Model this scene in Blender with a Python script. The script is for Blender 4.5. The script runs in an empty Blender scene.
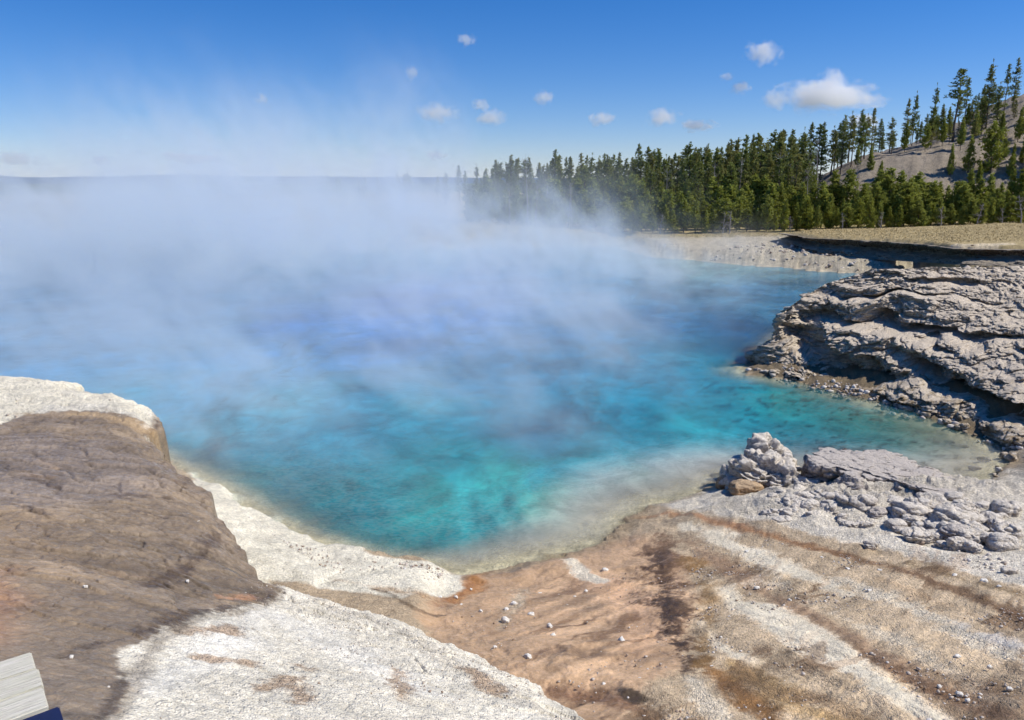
import bpy, math, random
import numpy as np
from mathutils import Vector

random.seed(7)
RNG = np.random.default_rng(11)
scene = bpy.context.scene
COL = scene.collection
R_ = math.radians

# ------------------------------------------------------------------ camera
CAM_H = 8.0
FPX = 804.0
PITCH = R_(12.48)
cp, sp = math.cos(PITCH), math.sin(PITCH)
camd = bpy.data.cameras.new("camera")
cam = bpy.data.objects.new("camera", camd)
COL.objects.link(cam)
cam.location = (0, 0, CAM_H)
cam.rotation_euler = (R_(90) - PITCH, 0, 0)
camd.sensor_width = 36.0
camd.lens = 36.0 * FPX / 1024.0
camd.clip_end = 20000
camd.clip_start = 0.05
scene.camera = cam


def ray(px, py):
    a = (px - 512.0) / FPX
    b = (360.0 - py) / FPX
    return np.array([a, b * sp + cp, b * cp - sp])


def pix(px, py, z):
    d = ray(px, py)
    t = (z - CAM_H) / d[2]
    return np.array([d[0] * t, d[1] * t, z])


def at_depth(px, y):
    return (px - 512.0) / FPX * y * 1.03


# ------------------------------------------------------------------ noise
def _hash(ix, iy, iz, seed):
    h = (ix.astype(np.uint32) * np.uint32(374761393) + iy.astype(np.uint32) * np.uint32(668265263)
         + iz.astype(np.uint32) * np.uint32(2147483647 - 1013904223 + 77) + np.uint32((seed * 974711) & 0xffffffff))
    h = (h ^ (h >> np.uint32(13))) * np.uint32(1274126177)
    h = (h ^ (h >> np.uint32(15))) * np.uint32(2246822519)
    h = h ^ (h >> np.uint32(16))
    return h.astype(np.float64) / 4294967295.0


def vnoise(x, y, z=None, seed=0):
    """value noise in -1..1"""
    x = np.asarray(x, float); y = np.asarray(y, float)
    fx = np.floor(x); fy = np.floor(y)
    tx = x - fx; ty = y - fy
    tx = tx * tx * tx * (tx * (tx * 6 - 15) + 10); ty = ty * ty * ty * (ty * (ty * 6 - 15) + 10)
    ix = fx.astype(np.int64); iy = fy.astype(np.int64)
    if z is None:
        iz = np.zeros_like(ix)
        a = _hash(ix, iy, iz, seed); b = _hash(ix + 1, iy, iz, seed)
        c = _hash(ix, iy + 1, iz, seed); d = _hash(ix + 1, iy + 1, iz, seed)
        return 2 * ((a * (1 - tx) + b * tx) * (1 - ty) + (c * (1 - tx) + d * tx) * ty) - 1
    z = np.asarray(z, float)
    fz = np.floor(z); tz = z - fz; tz = tz * tz * (3 - 2 * tz); iz = fz.astype(np.int64)
    r = []
    for k in (0, 1):
        a = _hash(ix, iy, iz + k, seed); b = _hash(ix + 1, iy, iz + k, seed)
        c = _hash(ix, iy + 1, iz + k, seed); d = _hash(ix + 1, iy + 1, iz + k, seed)
        r.append((a * (1 - tx) + b * tx) * (1 - ty) + (c * (1 - tx) + d * tx) * ty)
    return 2 * (r[0] * (1 - tz) + r[1] * tz) - 1


def fbm(x, y, z=None, seed=0, oct=4, gain=0.5, lac=2.03):
    s = 0; a = 1; t = 0
    for o in range(oct):
        s = s + a * vnoise(x, y, z, seed + o * 17)
        t += a; a *= gain
        x = x * lac + 3.7; y = y * lac - 1.3
        if z is not None: z = z * lac + 5.1
    return s / t


def ridged(x, y, z=None, seed=0, oct=4, gain=0.5, lac=2.1):
    s = 0; a = 1; t = 0
    for o in range(oct):
        s = s + a * (1 - 2 * np.abs(vnoise(x, y, z, seed + o * 17)))
        t += a; a *= gain
        x = x * lac + 3.7; y = y * lac - 1.3
        if z is not None: z = z * lac + 5.1
    return s / t


def worley(x, y, z, seed=0):
    """nearest-cell noise: distance to the cell edge and a random value per cell"""
    ix, iy, iz = (np.floor(q).astype(np.int64) for q in (x, y, z))
    f1 = np.full(x.shape, 9.); f2 = np.full(x.shape, 9.); hid = np.zeros(x.shape)
    for a in (-1, 0, 1):
        for b in (-1, 0, 1):
            for c in (-1, 0, 1):
                jx, jy, jz = ix + a, iy + b, iz + c
                h1 = _hash(jx, jy, jz, seed); h2 = _hash(jx, jy, jz, seed + 1); h3 = _hash(jx, jy, jz, seed + 2)
                d = (jx + h1 - x) ** 2 + (jy + h2 - y) ** 2 + (jz + h3 - z) ** 2
                n = d < f1
                f2 = np.where(n, f1, np.minimum(f2, d)); f1 = np.where(n, d, f1); hid = np.where(n, h3, hid)
    return np.sqrt(f2) - np.sqrt(f1), hid


def sstep(a, b, x):
    t = np.clip((x - a) / (b - a), 0, 1)
    return t * t * (3 - 2 * t)


def sdf_poly(P, x, y):
    """signed distance, negative inside"""
    P = np.asarray(P, float)[:, :2]
    x = np.asarray(x, float); y = np.asarray(y, float)
    d = np.full(x.shape, 1e18); inside = np.zeros(x.shape, bool)
    n = len(P)
    for i in range(n):
        ax, ay = P[i]; bx, by = P[(i + 1) % n]
        ex, ey = bx - ax, by - ay
        L = ex * ex + ey * ey + 1e-12
        t = np.clip(((x - ax) * ex + (y - ay) * ey) / L, 0, 1)
        dx = x - ax - t * ex; dy = y - ay - t * ey
        d = np.minimum(d, dx * dx + dy * dy)
        if ay != by:
            c = ((ay <= y) != (by <= y)) & (x < ax + (y - ay) / (by - ay) * ex)
            inside ^= c
    d = np.sqrt(d)
    return np.where(inside, -d, d)


def sdf_line(P, W, x, y):
    """distance to a polyline minus its varying half width"""
    d = np.full(x.shape, 1e9)
    for i in range(len(P) - 1):
        ax, ay = P[i][:2]; bx, by = P[i + 1][:2]
        ex, ey = bx - ax, by - ay
        L = ex * ex + ey * ey + 1e-12
        t = np.clip(((x - ax) * ex + (y - ay) * ey) / L, 0, 1)
        dd = np.hypot(x - ax - t * ex, y - ay - t * ey) - (W[i] * (1 - t) + W[i + 1] * t)
        d = np.minimum(d, dd)
    return d


class Surf:
    """smooth surface through scattered (x, y, z)"""
    def __init__(self, pts):
        P = np.array(pts, float)
        self.P = P
        n = len(P)
        D = np.hypot(P[:, None, 0] - P[None, :, 0], P[:, None, 1] - P[None, :, 1])
        A = np.zeros((n + 1, n + 1)); A[:n, :n] = D + np.eye(n) * 0.02; A[:n, n] = 1; A[n, :n] = 1
        self.w = np.linalg.solve(A, np.append(P[:, 2], 0))

    def __call__(self, x, y):
        z = np.full(np.shape(x), self.w[-1])
        for i, p in enumerate(self.P):
            z = z + self.w[i] * np.hypot(x - p[0], y - p[1])
        return z


PX = lambda L: [pix(*p) for p in L]
PZ = lambda L, z=0.0: [pix(p[0], p[1], z) for p in L]

# ------------------------------------------------------------------ layout of the land (world metres)
POOL = PZ([(214, 489), (150, 455), (60, 428), (-60, 412), (-400, 405), (-1100, 400)]) \
    + [np.array([-95., 30., 0]), np.array([-110., 75., 0]), np.array([-60., 92., 0]), np.array([-20., 97., 0])] \
    + PZ([(560, 247), (612, 246), (650, 257), (700, 261), (748, 266), (775, 267), (790, 268), (815, 271), (840, 273), (900, 275), (1010, 276)]) \
    + PZ([(1010, 280), (900, 286), (850, 292), (822, 312), (790, 335), (774, 352), (768, 362), (742, 367), (752, 374),
          (800, 381), (835, 390), (870, 399), (905, 408), (940, 420), (975, 434), (1004, 449), (1012, 460),
          (1000, 472), (985, 484), (958, 487), (920, 478), (870, 474), (800, 474), (745, 476), (715, 488), (690, 497),
          (655, 505), (628, 520), (612, 540), (570, 552), (530, 559), (498, 568), (460, 572), (420, 568), (370, 562),
          (330, 551), (290, 534), (250, 512)])

LOWER = Surf([tuple(p) for p in PX([
    (215, 505, .35), (250, 532, .5), (300, 562, .6), (345, 578, .6), (400, 590, .55), (440, 596, .5), (250, 600, .7),
    (480, 585, .3), (540, 575, .2), (600, 560, .2), (650, 530, .25), (700, 510, .4), (600, 620, .9), (500, 650, 1.3),
    (560, 700, 1.7), (600, 720, 1.85), (720, 560, .55), (720, 620, 1.1), (720, 700, 1.8), (820, 720, 2.0), (820, 640, 1.4),
    (820, 580, .95), (900, 600, 1.2), (900, 690, 1.9), (940, 640, 1.6), (1024, 560, 1.15), (1024, 640, 1.8), (1024, 720, 2.3),
    (1200, 700, 2.4), (1200, 560, 1.5), (1400, 720, 2.8), (780, 500, .5), (850, 505, .75), (950, 520, .95), (1024, 500, 1.0),
    (1010, 470, .5), (1060, 470, 1.0), (1150, 500, 1.2), (1400, 560, 2.0), (740, 496, .3)])] + [
    (0, 3, 2.6), (8, 2, 3.2), (-8, 3, 2.0), (-20, 5, 1.5), (-30, 15, 1.0), (-40, 22, .8), (30, 5, 3.2), (50, 10, 3.5),
    (45, 22, 3.0), (60, 40, 3.4), (60, 60, 3.2), (-90, 20, 1.5), (-12, 18, .6), (-20, 21, .6),
    # beyond the pool
    (14, 92, .9), (24, 88, 1.0), (10, 104, 1.4), (30, 104, 1.6), (55, 100, 2.0), (75, 95, 2.6), (-10, 110, 1.5), (-60, 110, 1.5),
    (-130, 90, 1.2), (-130, 50, 1.2), (0, 200, 1.6), (-150, 200, 1.2), (60, 125, 2.8), (80, 110, 2.8), (100, 112, 3.0),
    (62, 135, 3.5), (58, 160, 4.0), (30, 160, 2.2), (300, 200, 14), (-600, 600, 0), (0, 700, 0), (600, 600, 10), (0, 3000, 0),
    (-3000, 3000, 0), (3000, 3000, 0)])


UP_EDGE = PX([(-700, 362, 3), (-300, 368, 3), (-60, 371, 3), (0, 372, 3), (40, 371, 3), (82, 375, 3), (86, 383, 3), (130, 388, 3), (150, 396, 3), (161, 408, 3), (163, 420, 2.95),
              (152, 437, 2.9), (168, 448, 2.9), (176, 458, 2.9), (192, 466, 2.9), (205, 482, 2.9), (211, 494, 2.9), (224, 503, 2.9), (236, 518, 2.9), (243, 536, 2.9), (258, 553, 2.9), (266, 566, 2.85),
              (284, 572, 2.7), (330, 585, 2.5), (380, 600, 2.35), (425, 617, 2.3), (480, 639, 2.4), (526, 660, 2.5), (570, 690, 2.8), (622, 722, 3.1), (680, 760, 3.5)]) \
    + [np.array([2.2, 1.5, 4]), np.array([3, -6, 5]), np.array([-60, -6, 5]), np.array([-60, 15, 3])]
UPPER = Surf([tuple(p) for p in PX([
    (0, 375, 3), (-300, 372, 3), (80, 380, 3), (160, 410, 3), (60, 400, 3.05), (190, 468, 2.9), (262, 563, 2.85), (0, 450, 3.3), (100, 450, 3.15), (0, 550, 4.0),
    (120, 540, 3.5), (120, 600, 4.0), (60, 640, 4.5), (0, 700, 5.2), (200, 590, 3.35), (235, 598, 3.2), (330, 590, 2.55), (425, 620, 2.35),
    (300, 640, 3.2), (508, 662, 2.55), (400, 690, 3.6), (200, 700, 4.5), (590, 724, 3.15), (100, 720, 5.1), (300, 718, 4.3), (480, 716, 3.45)])] + [
    (-20, 5, 4.5), (-40, 8, 4), (2, 2, 5.0), (0, -2, 6.0), (-6, 0, 6.2), (-3, 1.5, 6.1), (-25, 16, 3.3)])

PEN = PX([(862, 271, 4.0), (880, 268.5, 4.2), (930, 268.3, 4.2), (985, 268, 4.2), (1040, 268, 4.2), (1200, 268, 4.2)]) + \
    [np.array([60, 30, 3.7]), np.array([60, 47, 3.7]), np.array([31, 46, 3.5]), np.array([26, 43.5, 3.5]), np.array([22.5, 41, 3.5])]
PENZ = Surf([tuple(p) for p in PX([(862, 271, 3.9), (930, 268.3, 4.15), (1024, 268.3, 4.2), (1200, 268, 4.2)])] + [(24, 45, 3.55), (30, 46, 3.55), (60, 47, 3.8), (60, 30, 4.4), (19, 42, 3.6)])

FAR_TOP = [(786, 233, 2.2), (798, 235.5, 2.3), (812, 238, 2.4), (845, 239.5, 2.55), (880, 241, 2.6), (930, 244.5, 2.7), (965, 249, 2.9), (1030, 250, 3.0), (1100, 251, 3.1), (1300, 254, 3.4)]
FARP = [p + np.array([1.0, 4.0, 0]) for p in PX(FAR_TOP)] + [np.array([140, 70, 5]), np.array([140, 100, 5]), np.array([60, 104, 2.2]), np.array([38, 104, 1.8])]
FARZ = Surf([tuple(p) for p in PX(FAR_TOP)] + [(30, 100, 2.0), (50, 100, 2.4), (70, 92, 3.4), (90, 80, 4.0), (140, 80, 8)])


def hill(x, y):
    # bare gravel hill behind the plateau on the right
    a = x / np.maximum(y, 20)
    w = fbm(x * .05, y * .05, seed=77, oct=3) * 4
    return (9 * sstep(.30, .46, a + w * .006) * sstep(114, 133, y + w) + 12.5 * sstep(.42, .66, a) * sstep(120, 160, y + w)) * sstep(330, 230, y)


def height(x, y, parts=False):
    s = sdf_poly(POOL, x, y)
    rag = fbm(x * .9, y * .9, seed=3, oct=4) * .35 + fbm(x * 4, y * 4, seed=5, oct=3) * .07
    s = s + rag * np.clip(y / 16, .35, 2.0)
    lo = LOWER(x, y) + hill(x, y)
    z = np.where(s > 0, np.minimum(lo, .02 + s * .22 + np.maximum(s, 0) ** 2 * .05), -np.minimum(.22 * (-s) ** .9, 3.5))
    # small steep lip of the sinter rim along the near left shore
    rim = sstep(0.0, .25, s) * .22 * sstep(-8.5, -7.5, x) * sstep(-1.2, -1.8, x) * sstep(22, 20, y)
    z = z + rim
    rg = (fbm(x * 1.3, y * 1.3, seed=21, oct=5, gain=.6) * .30 + vnoise(x * 6, y * 6, seed=9) * .06) * np.clip(y / 12, .12, 1.2)
    su = sdf_poly(UP_EDGE, x, y) + rg * .8
    mu = sstep(.16, -.10, su)
    up = UPPER(x, y) - .22 * sstep(-.7, 0, su)
    z = z * (1 - mu) + up * mu
    rg2 = fbm(x * .5, y * .5, seed=31, oct=4) * .7
    sp_ = sdf_poly(PEN, x, y) + 1.0
    mp = sstep(2.6, 0.0, sp_)
    z = z * (1 - mp) + np.maximum(PENZ(x, y) - .12, z) * mp
    sf = sdf_poly(FARP, x, y) + rg2 * .6
    reg = sstep(21, 25, x) * sstep(64, 67, y) * sstep(94, 90, y)
    z = np.where(z > 0, z * (1 - reg) + (.02 + 1.0 * sstep(0, 4.5, s) + .18 * np.abs(rg2) + .2 * fbm(x * 1.5, y * 1.5, seed=33)) * reg, z)
    mf = sstep(.5, -1.2, sf)
    z = z * (1 - mf) + np.maximum(FARZ(x, y), z) * mf
    if parts:
        return z, s, su, mu, mp, mf
    return z


_HC = {}


def hit(px, py):
    if (px, py) not in _HC: _HC[(px, py)] = _hit(px, py)
    return _HC[(px, py)]


def _hit(px, py):
    d = ray(px, py)
    t = np.geomspace(1.5, 400, 260)
    P = np.array([0, 0, CAM_H])[:, None] + d[:, None] * t
    f = P[2] - height(P[0], P[1])
    i = np.argmax(f < 0) if (f < 0).any() else len(t) - 1
    t0, t1 = t[max(i - 1, 0)], t[i]
    tt = np.linspace(t0, t1, 40)
    P = np.array([0, 0, CAM_H])[:, None] + d[:, None] * tt
    f = P[2] - height(P[0], P[1])
    j = np.argmax(f < 0) if (f < 0).any() else 39
    return P[:, j]


def hits(L):
    out = []
    for p in L:
        out.append(hit(p[0], p[1]))
    return out


# ------------------------------------------------------------------ node helpers
def srgb(r, g, b):
    f = lambda c: (c / 12.92 if c <= .04045 else ((c + .055) / 1.055) ** 2.4)
    return tuple(f(c / 255.) for c in (r, g, b))


def mat(name):
    m = bpy.data.materials.new(name)
    m.use_nodes = True
    nt = m.node_tree
    nt.nodes.clear()
    out = nt.nodes.new("ShaderNodeOutputMaterial")
    return m, nt, out


class N:
    def __init__(s, nt): s.nt = nt

    def new(s, t, **kw):
        n = s.nt.nodes.new(t)
        for k, v in kw.items():
            if k.startswith("i_"):
                key = k[2:].replace("_", " ")
                n.inputs[key].default_value = v
            else:
                setattr(n, k, v)
        return n

    def link(s, a, b): s.nt.links.new(a, b)

    def put(s, node, key, v):
        inp = node.inputs[key]
        if hasattr(v, "links"): s.link(v, inp)
        else: inp.default_value = v

    def math(s, op, a, b=0.0, c=None, clamp=False):
        n = s.nt.nodes.new("ShaderNodeMath"); n.operation = op; n.use_clamp = clamp
        s.put(n, 0, a); s.put(n, 1, b)
        if c is not None: s.put(n, 2, c)
        return n.outputs[0]

    def vmath(s, op, a, b=None):
        n = s.nt.nodes.new("ShaderNodeVectorMath"); n.operation = op
        s.put(n, 0, a)
        if b is not None: s.put(n, 1, b)
        return n.outputs["Value"] if op in ("LENGTH", "DOT_PRODUCT", "DISTANCE") else n.outputs[0]

    def noise(s, vec, scale, detail=4, rough=.55, dist=0.0):
        n = s.nt.nodes.new("ShaderNodeTexNoise")
        s.put(n, "Scale", scale); n.inputs["Detail"].default_value = detail
        n.inputs["Roughness"].default_value = rough; n.inputs["Distortion"].default_value = dist
        if vec is not None: s.link(vec, n.inputs["Vector"])
        return n.outputs[0]

    def vor(s, vec, scale, feature="F1", out="Distance", rnd=1.0):
        n = s.nt.nodes.new("ShaderNodeTexVoronoi"); n.feature = feature
        s.put(n, "Scale", scale); n.inputs["Randomness"].default_value = rnd
        s.link(vec, n.inputs["Vector"])
        return n.outputs[out]

    def ramp(s, v, a, b, x=0.0, y=1.0):
        n = s.nt.nodes.new("ShaderNodeMapRange"); n.interpolation_type = "SMOOTHSTEP"
        s.put(n, 0, v); s.put(n, 1, a); s.put(n, 2, b); s.put(n, 3, x); s.put(n, 4, y)
        return n.outputs[0]

    def mix(s, f, a, b, mode="MIX"):
        n = s.nt.nodes.new("ShaderNodeMix"); n.data_type = "RGBA"; n.blend_type = mode
        n.clamp_factor = True
        s.put(n, 0, f)
        for k, v in ((6, a), (7, b)):
            if isinstance(v, tuple) and len(v) == 3: v = (*v, 1)
            s.put(n, k, v)
        return n.outputs[2]

    def mapping(s, vec, scale=(1, 1, 1), rot=(0, 0, 0), loc=(0, 0, 0)):
        n = s.nt.nodes.new("ShaderNodeMapping")
        n.inputs["Scale"].default_value = scale; n.inputs["Rotation"].default_value = rot; n.inputs["Location"].default_value = loc
        s.link(vec, n.inputs["Vector"])
        return n.outputs[0]

    def bump(s, h, dist, strength=1.0, normal=None):
        n = s.nt.nodes.new("ShaderNodeBump")
        s.put(n, "Height", h); n.inputs["Distance"].default_value = dist; s.put(n, "Strength", strength)
        if normal is not None: s.link(normal, n.inputs["Normal"])
        return n.outputs[0]

    def bsdf(s, color, rough=.8, spec=.3, normal=None):
        n = s.nt.nodes.new("ShaderNodeBsdfPrincipled")
        if isinstance(color, tuple): color = (*color, 1) if len(color) == 3 else color
        s.put(n, "Base Color", color); s.put(n, "Roughness", rough); s.put(n, "Specular IOR Level", spec)
        if normal is not None: s.link(normal, n.inputs["Normal"])
        return n


def tag(o, label=None, cat=None, group=None, kind=None):
    if label: o["label"] = label
    if cat: o["category"] = cat
    if group: o["group"] = group
    if kind: o["kind"] = kind
    return o


def mesh_np(name, V, F, material=None, smooth=True, parent=None, mats=None, fmat=None):
    """V (n,3); F (m,k) all of the same size"""
    V = np.asarray(V, np.float32); F = np.asarray(F, np.int32)
    me = bpy.data.meshes.new(name)
    k = F.shape[1]
    me.vertices.add(len(V)); me.vertices.foreach_set("co", V.ravel())
    me.loops.add(F.size); me.loops.foreach_set("vertex_index", F.ravel())
    me.polygons.add(len(F))
    me.polygons.foreach_set("loop_start", np.arange(0, F.size, k, dtype=np.int32))
    me.polygons.foreach_set("loop_total", np.full(len(F), k, np.int32))
    if smooth: me.polygons.foreach_set("use_smooth", np.ones(len(F), bool))
    me.update(calc_edges=True)
    if material: me.materials.append(material)
    o = bpy.data.objects.new(name, me); COL.objects.link(o)
    if parent: o.parent = parent
    return o


def grid_faces(nr, nc):
    i = np.arange(nr - 1)[:, None] * nc + np.arange(nc - 1)[None, :]
    return np.stack([i, i + 1, i + nc + 1, i + nc], -1).reshape(-1, 4)


def set_col(me, name, rgb):
    a = me.attributes.new(name, "FLOAT_COLOR", "POINT")
    c = np.ones((len(rgb), 4), np.float32); c[:, :3] = rgb
    a.data.foreach_set("color", c.ravel())


def set_f(me, name, v):
    a = me.attributes.new(name, "FLOAT", "POINT")
    a.data.foreach_set("value", np.asarray(v, np.float32).ravel())


# ------------------------------------------------------------------ ground material
def ground_material():
    m, nt, out = mat("ground_sinter")
    n = N(nt)
    geo = n.new("ShaderNodeNewGeometry").outputs["Position"]
    col = n.new("ShaderNodeAttribute", attribute_name="Col").outputs["Color"]
    wet = n.new("ShaderNodeAttribute", attribute_name="Wet").outputs["Fac"]
    peb = n.new("ShaderNodeAttribute", attribute_name="Peb").outputs["Fac"]
    n1 = n.noise(geo, 1.3, 6, .65)
    n2 = n.noise(geo, 14.0, 5, .65)
    n3 = n.noise(geo, 70.0, 3, .6)
    # gravel: two sizes of cells, each cell its own shade
    v1 = n.vor(geo, 22.0); v1c = n.vor(geo, 22.0, out="Color")
    v2 = n.vor(geo, 55.0); v2c = n.vor(geo, 55.0, out="Color")
    sep1 = n.new("ShaderNodeSeparateColor"); n.link(v1c, sep1.inputs[0])
    sep2 = n.new("ShaderNodeSeparateColor"); n.link(v2c, sep2.inputs[0])
    g1 = n.ramp(sep1.outputs[0], 0, 1, .82, 1.16)
    g2 = n.ramp(sep2.outputs[0], 0, 1, .78, 1.20)
    gg = n.math("MULTIPLY", g1, g2)
    pebf = n.math("ADD", 1.0, n.math("MULTIPLY", peb, n.math("SUBTRACT", gg, 1.0)))
    k = n.math("MULTIPLY", n.ramp(n1, .28, .72, .80, 1.18), n.ramp(n2, .25, .75, .86, 1.14))
    k = n.math("MULTIPLY", k, n.ramp(n3, .3, .7, .90, 1.10))
    k = n.math("MULTIPLY", k, pebf)
    c = n.new("ShaderNodeMix", data_type="RGBA", blend_type="MULTIPLY"); c.inputs[0].default_value = 1
    n.link(col, c.inputs[6])
    comb = n.new("ShaderNodeCombineColor")
    for i in range(3): n.link(k, comb.inputs[i])
    n.link(comb.outputs[0], c.inputs[7])
    c = c.outputs[2]
    # pale speckles of loose sinter chips
    chip = n.math("MULTIPLY", n.math("GREATER_THAN", sep1.outputs[1], .90), n.math("LESS_THAN", v1, .016))
    chip2 = n.math("MULTIPLY", n.math("GREATER_THAN", sep2.outputs[1], .84), n.ramp(v2, .008, .003))
    ch = n.math("MULTIPLY", n.math("MAXIMUM", chip2, chip), n.math("ADD", .15, n.math("MULTIPLY", peb, .6)), clamp=True)
    c = n.mix(ch, c, srgb(228, 220, 208))
    h = n.math("ADD", n.math("MULTIPLY", n2, 1.0), n.math("MULTIPLY", n1, 2.0))
    nb = n.bump(h, .030, .55)
    nb = n.bump(n.math("SUBTRACT", n.math("MULTIPLY", n3, .5), n.math("MULTIPLY", n.math("ADD", v1, v2), n.math("MULTIPLY", peb, 5.0))), .0045, n.math("SUBTRACT", 1.0, n.math("MULTIPLY", wet, .5)), nb)
    rough = n.math("SUBTRACT", .92, n.math("MULTIPLY", wet, n.ramp(n2, .3, .7, .25, .60)))
    b = n.bsdf(c, rough, .35, nb)
    n.link(b.outputs[0], out.inputs[0])
    return m


# ------------------------------------------------------------------ ground mesh
def build_ground():
    dep = np.arange(R_(66), R_(1.6), -0.00115)
    ys = np.concatenate([[-8, -4, -1.5, 0.3, 1.2], 6 / np.tan(dep), np.geomspace(218, 9000, 60)])
    ys = ys[np.concatenate([[True], np.diff(ys) > 1e-4])]
    a = np.linspace(-1, 1, 1500)
    a = np.sign(a) * (np.abs(a) * .93 + .25 * np.abs(a) ** 5)
    Y = np.repeat(ys[:, None], len(a), 1)
    X = (np.maximum(Y, 0) + 2.0) * a[None, :]
    x, y = X.ravel(), Y.ravel()
    z, s, su, mu, mp, mf = height(x, y, True)
    dist = np.hypot(x, y)
    near = sstep(140, 60, dist)
    # --- relief
    wx = x + fbm(x * .6, y * .6, seed=41) * .8
    wy = y + fbm(x * .6, y * .6, seed=42) * .8
    land = sstep(-.1, .5, s)
    low = (1 - mu) * (1 - mp) * (1 - mf)
    f1 = fbm(wx * 1.1, wy * 1.1, seed=50, oct=5)
    f2 = fbm(wx * 5, wy * 5, seed=51, oct=4, gain=.6)
    rid = ridged(wx * .55 + wy * .25, wy * 1.0 - wx * .35, seed=52, oct=4)
    z = z + land * low * near * (f1 * .08 + f2 * .018 + rid * .04)
    led_c = hit(885, 497)
    led = np.exp(-(((x - led_c[0]) / 3.6) ** 2 + ((y - led_c[1]) / 1.5) ** 2))
    z = z + led * (.25 + .28 * np.maximum(ridged(x * 1.3, y * 1.7, seed=60, oct=5, gain=.6), -.3))
    # upper shelf: flow terraces
    terr = fbm(x * .5 + y * .15, y * 1.8, seed=70, oct=6, gain=.68)
    pl_e, pl_h = worley(wx * 1.1, wy * 3.0, wx * 0, seed=75)
    pl_h = .5 + (pl_h - .5) * sstep(4, 8, y); pl_e = pl_e + sstep(8, 4, y)
    z = z + mu * (terr * .08 * sstep(3, 9, y) + f2 * .016 + (pl_h - .5) * .035 - .02 * sstep(.1, 0, pl_e) + .018 * np.abs(vnoise(x * 9, y * 9, seed=71)))
    z = z + near * np.maximum(mp, mf) * (f1 * .12) + sstep(2, 5, hill(x, y)) * (fbm(x * .35, y * .35, seed=84, oct=4) * .6)
    z = z + sstep(95, 130, y) * fbm(x * .12, y * .12, seed=73, oct=4) * .8 * sstep(40, 50, x)
    z = z + (s < 0) * (-.02 + f2 * .03 + f1 * .1 * sstep(-.5, -3, s))

    # --- colours
    C = np.zeros((len(x), 3)); C[:] = srgb(170, 151, 129)
    wet = np.zeros(len(x)); peb = np.full(len(x), .6)
    NZ = fbm(x * 1.4, y * 1.4, seed=80, oct=5, gain=.6)
    NZ2 = fbm(x * 5.5, y * 5.5, seed=81, oct=5, gain=.65)
    NZ3 = fbm(x * 22, y * 22, seed=82, oct=3, gain=.6)
    NN = NZ * .8 + NZ2 * .5 + NZ3 * .25
    pxm = np.maximum(y, 3) / FPX * 1.2

    def paint(color, d, soft=6, amp=14, k=1.0, w=None, p=None):
        m = sstep(soft, -soft, d / pxm + NN * amp) * k
        C[:] = C * (1 - m[:, None]) + np.array(srgb(*color)) * m[:, None]
        if w is not None: wet[:] = wet * (1 - m) + w * m
        if p is not None: peb[:] = peb * (1 - m) + p * m
        return m

    def sub(P, pad, fn):
        P = np.array([q[:2] for q in P])
        lo, hi = P.min(0) - pad, P.max(0) + pad
        k = (x > lo[0]) & (x < hi[0]) & (y > lo[1]) & (y < hi[1])
        d = np.full(len(x), 1e6); d[k] = fn(x[k], y[k])
        return d

    def poly(L, **kw):
        P = hits(L)
        return sub(P, 2.0, lambda a_, b_: sdf_poly(P, a_, b_))

    def line(L):
        P = hits([(q[0], q[1]) for q in L])
        W = [q[2] / FPX * max(p[1], 3) * 1.1 for q, p in zip(L, P)]
        return sub(P, 2.0 + max(W), lambda a_, b_: sdf_line(P, W, a_, b_))

    # far land
    far = sstep(60, 66, y)
    m = far * (1 - .0)
    grass = np.array(srgb(168, 150, 112)); pale = np.array(srgb(176, 166, 150)); grey = np.array(srgb(140, 129, 118)); dirt = np.array(srgb(120, 122, 84))
    C[:] = C * (1 - m[:, None]) + pale * m[:, None]
    tint = sstep(-.2, .3, NZ)[:, None]
    gm = (far * sstep(97, 104, y + NZ * 3))[:, None]
    C[:] = C * (1 - gm) + (grass * (1 - tint * .4) + dirt * tint * .4) * gm
    mfm = mf[:, None]
    C[:] = C * (1 - mfm) + (grass * 1.02) * mfm
    # hill
    hm = sstep(2.2, 4.5, hill(x, y) + NZ)[:, None]
    C[:] = C * (1 - hm) + grey * (1 + .45 * fbm(x * .5, z * .9, y * .2, seed=83, oct=5, gain=.65)[:, None]) * hm
    peb[:] = np.where(y > 60, .8, peb)
    # peninsula plateau
    pm = mp[:, None]
    C[:] = C * (1 - pm) + np.array(srgb(176, 166, 154)) * pm
    pg = (mp * sstep(27.5, 30, x + NZ * 2 + (y - 40) * .5) * sstep(37, 40, y + NZ))[:, None]
    C[:] = C * (1 - pg) + grass * pg
    fm2 = sstep(300, 900, dist)[:, None]
    C[:] = C * (1 - fm2) + np.array(srgb(92, 100, 82)) * fm2
    # ---- fan of the run-off stream
    W_ = (224, 213, 196)
    paint((176, 146, 118), poly([(455, 566), (520, 572), (560, 556), (600, 545), (640, 530), (665, 545), (690, 560), (700, 600), (690, 640), (690, 670), (640, 690), (600, 740), (560, 720), (420, 625), (430, 590)]), soft=9, amp=16, w=.9, p=.12)
    paint((184, 150, 122), line([(600, 585, 25), (640, 600, 22), (640, 650, 20)]), soft=14, amp=14, k=.7)
    paint((128, 92, 66), line([(560, 690, 14), (620, 700, 16), (650, 720, 12)]), soft=12, amp=22, k=.7)
    paint((128, 104, 84), line([(550, 655, 10), (620, 655, 8)]), soft=10, amp=18, k=.7)
    paint((118, 90, 66), line([(668, 545, 20), (665, 580, 20), (675, 620, 18), (690, 660, 14)]), soft=10, amp=40, k=.85, w=.8, p=.3)
    paint((88, 66, 48), line([(660, 552, 7), (662, 590, 7), (676, 640, 7), (690, 680, 6)]), soft=8, amp=30, k=.8, w=.8, p=.3)
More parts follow.
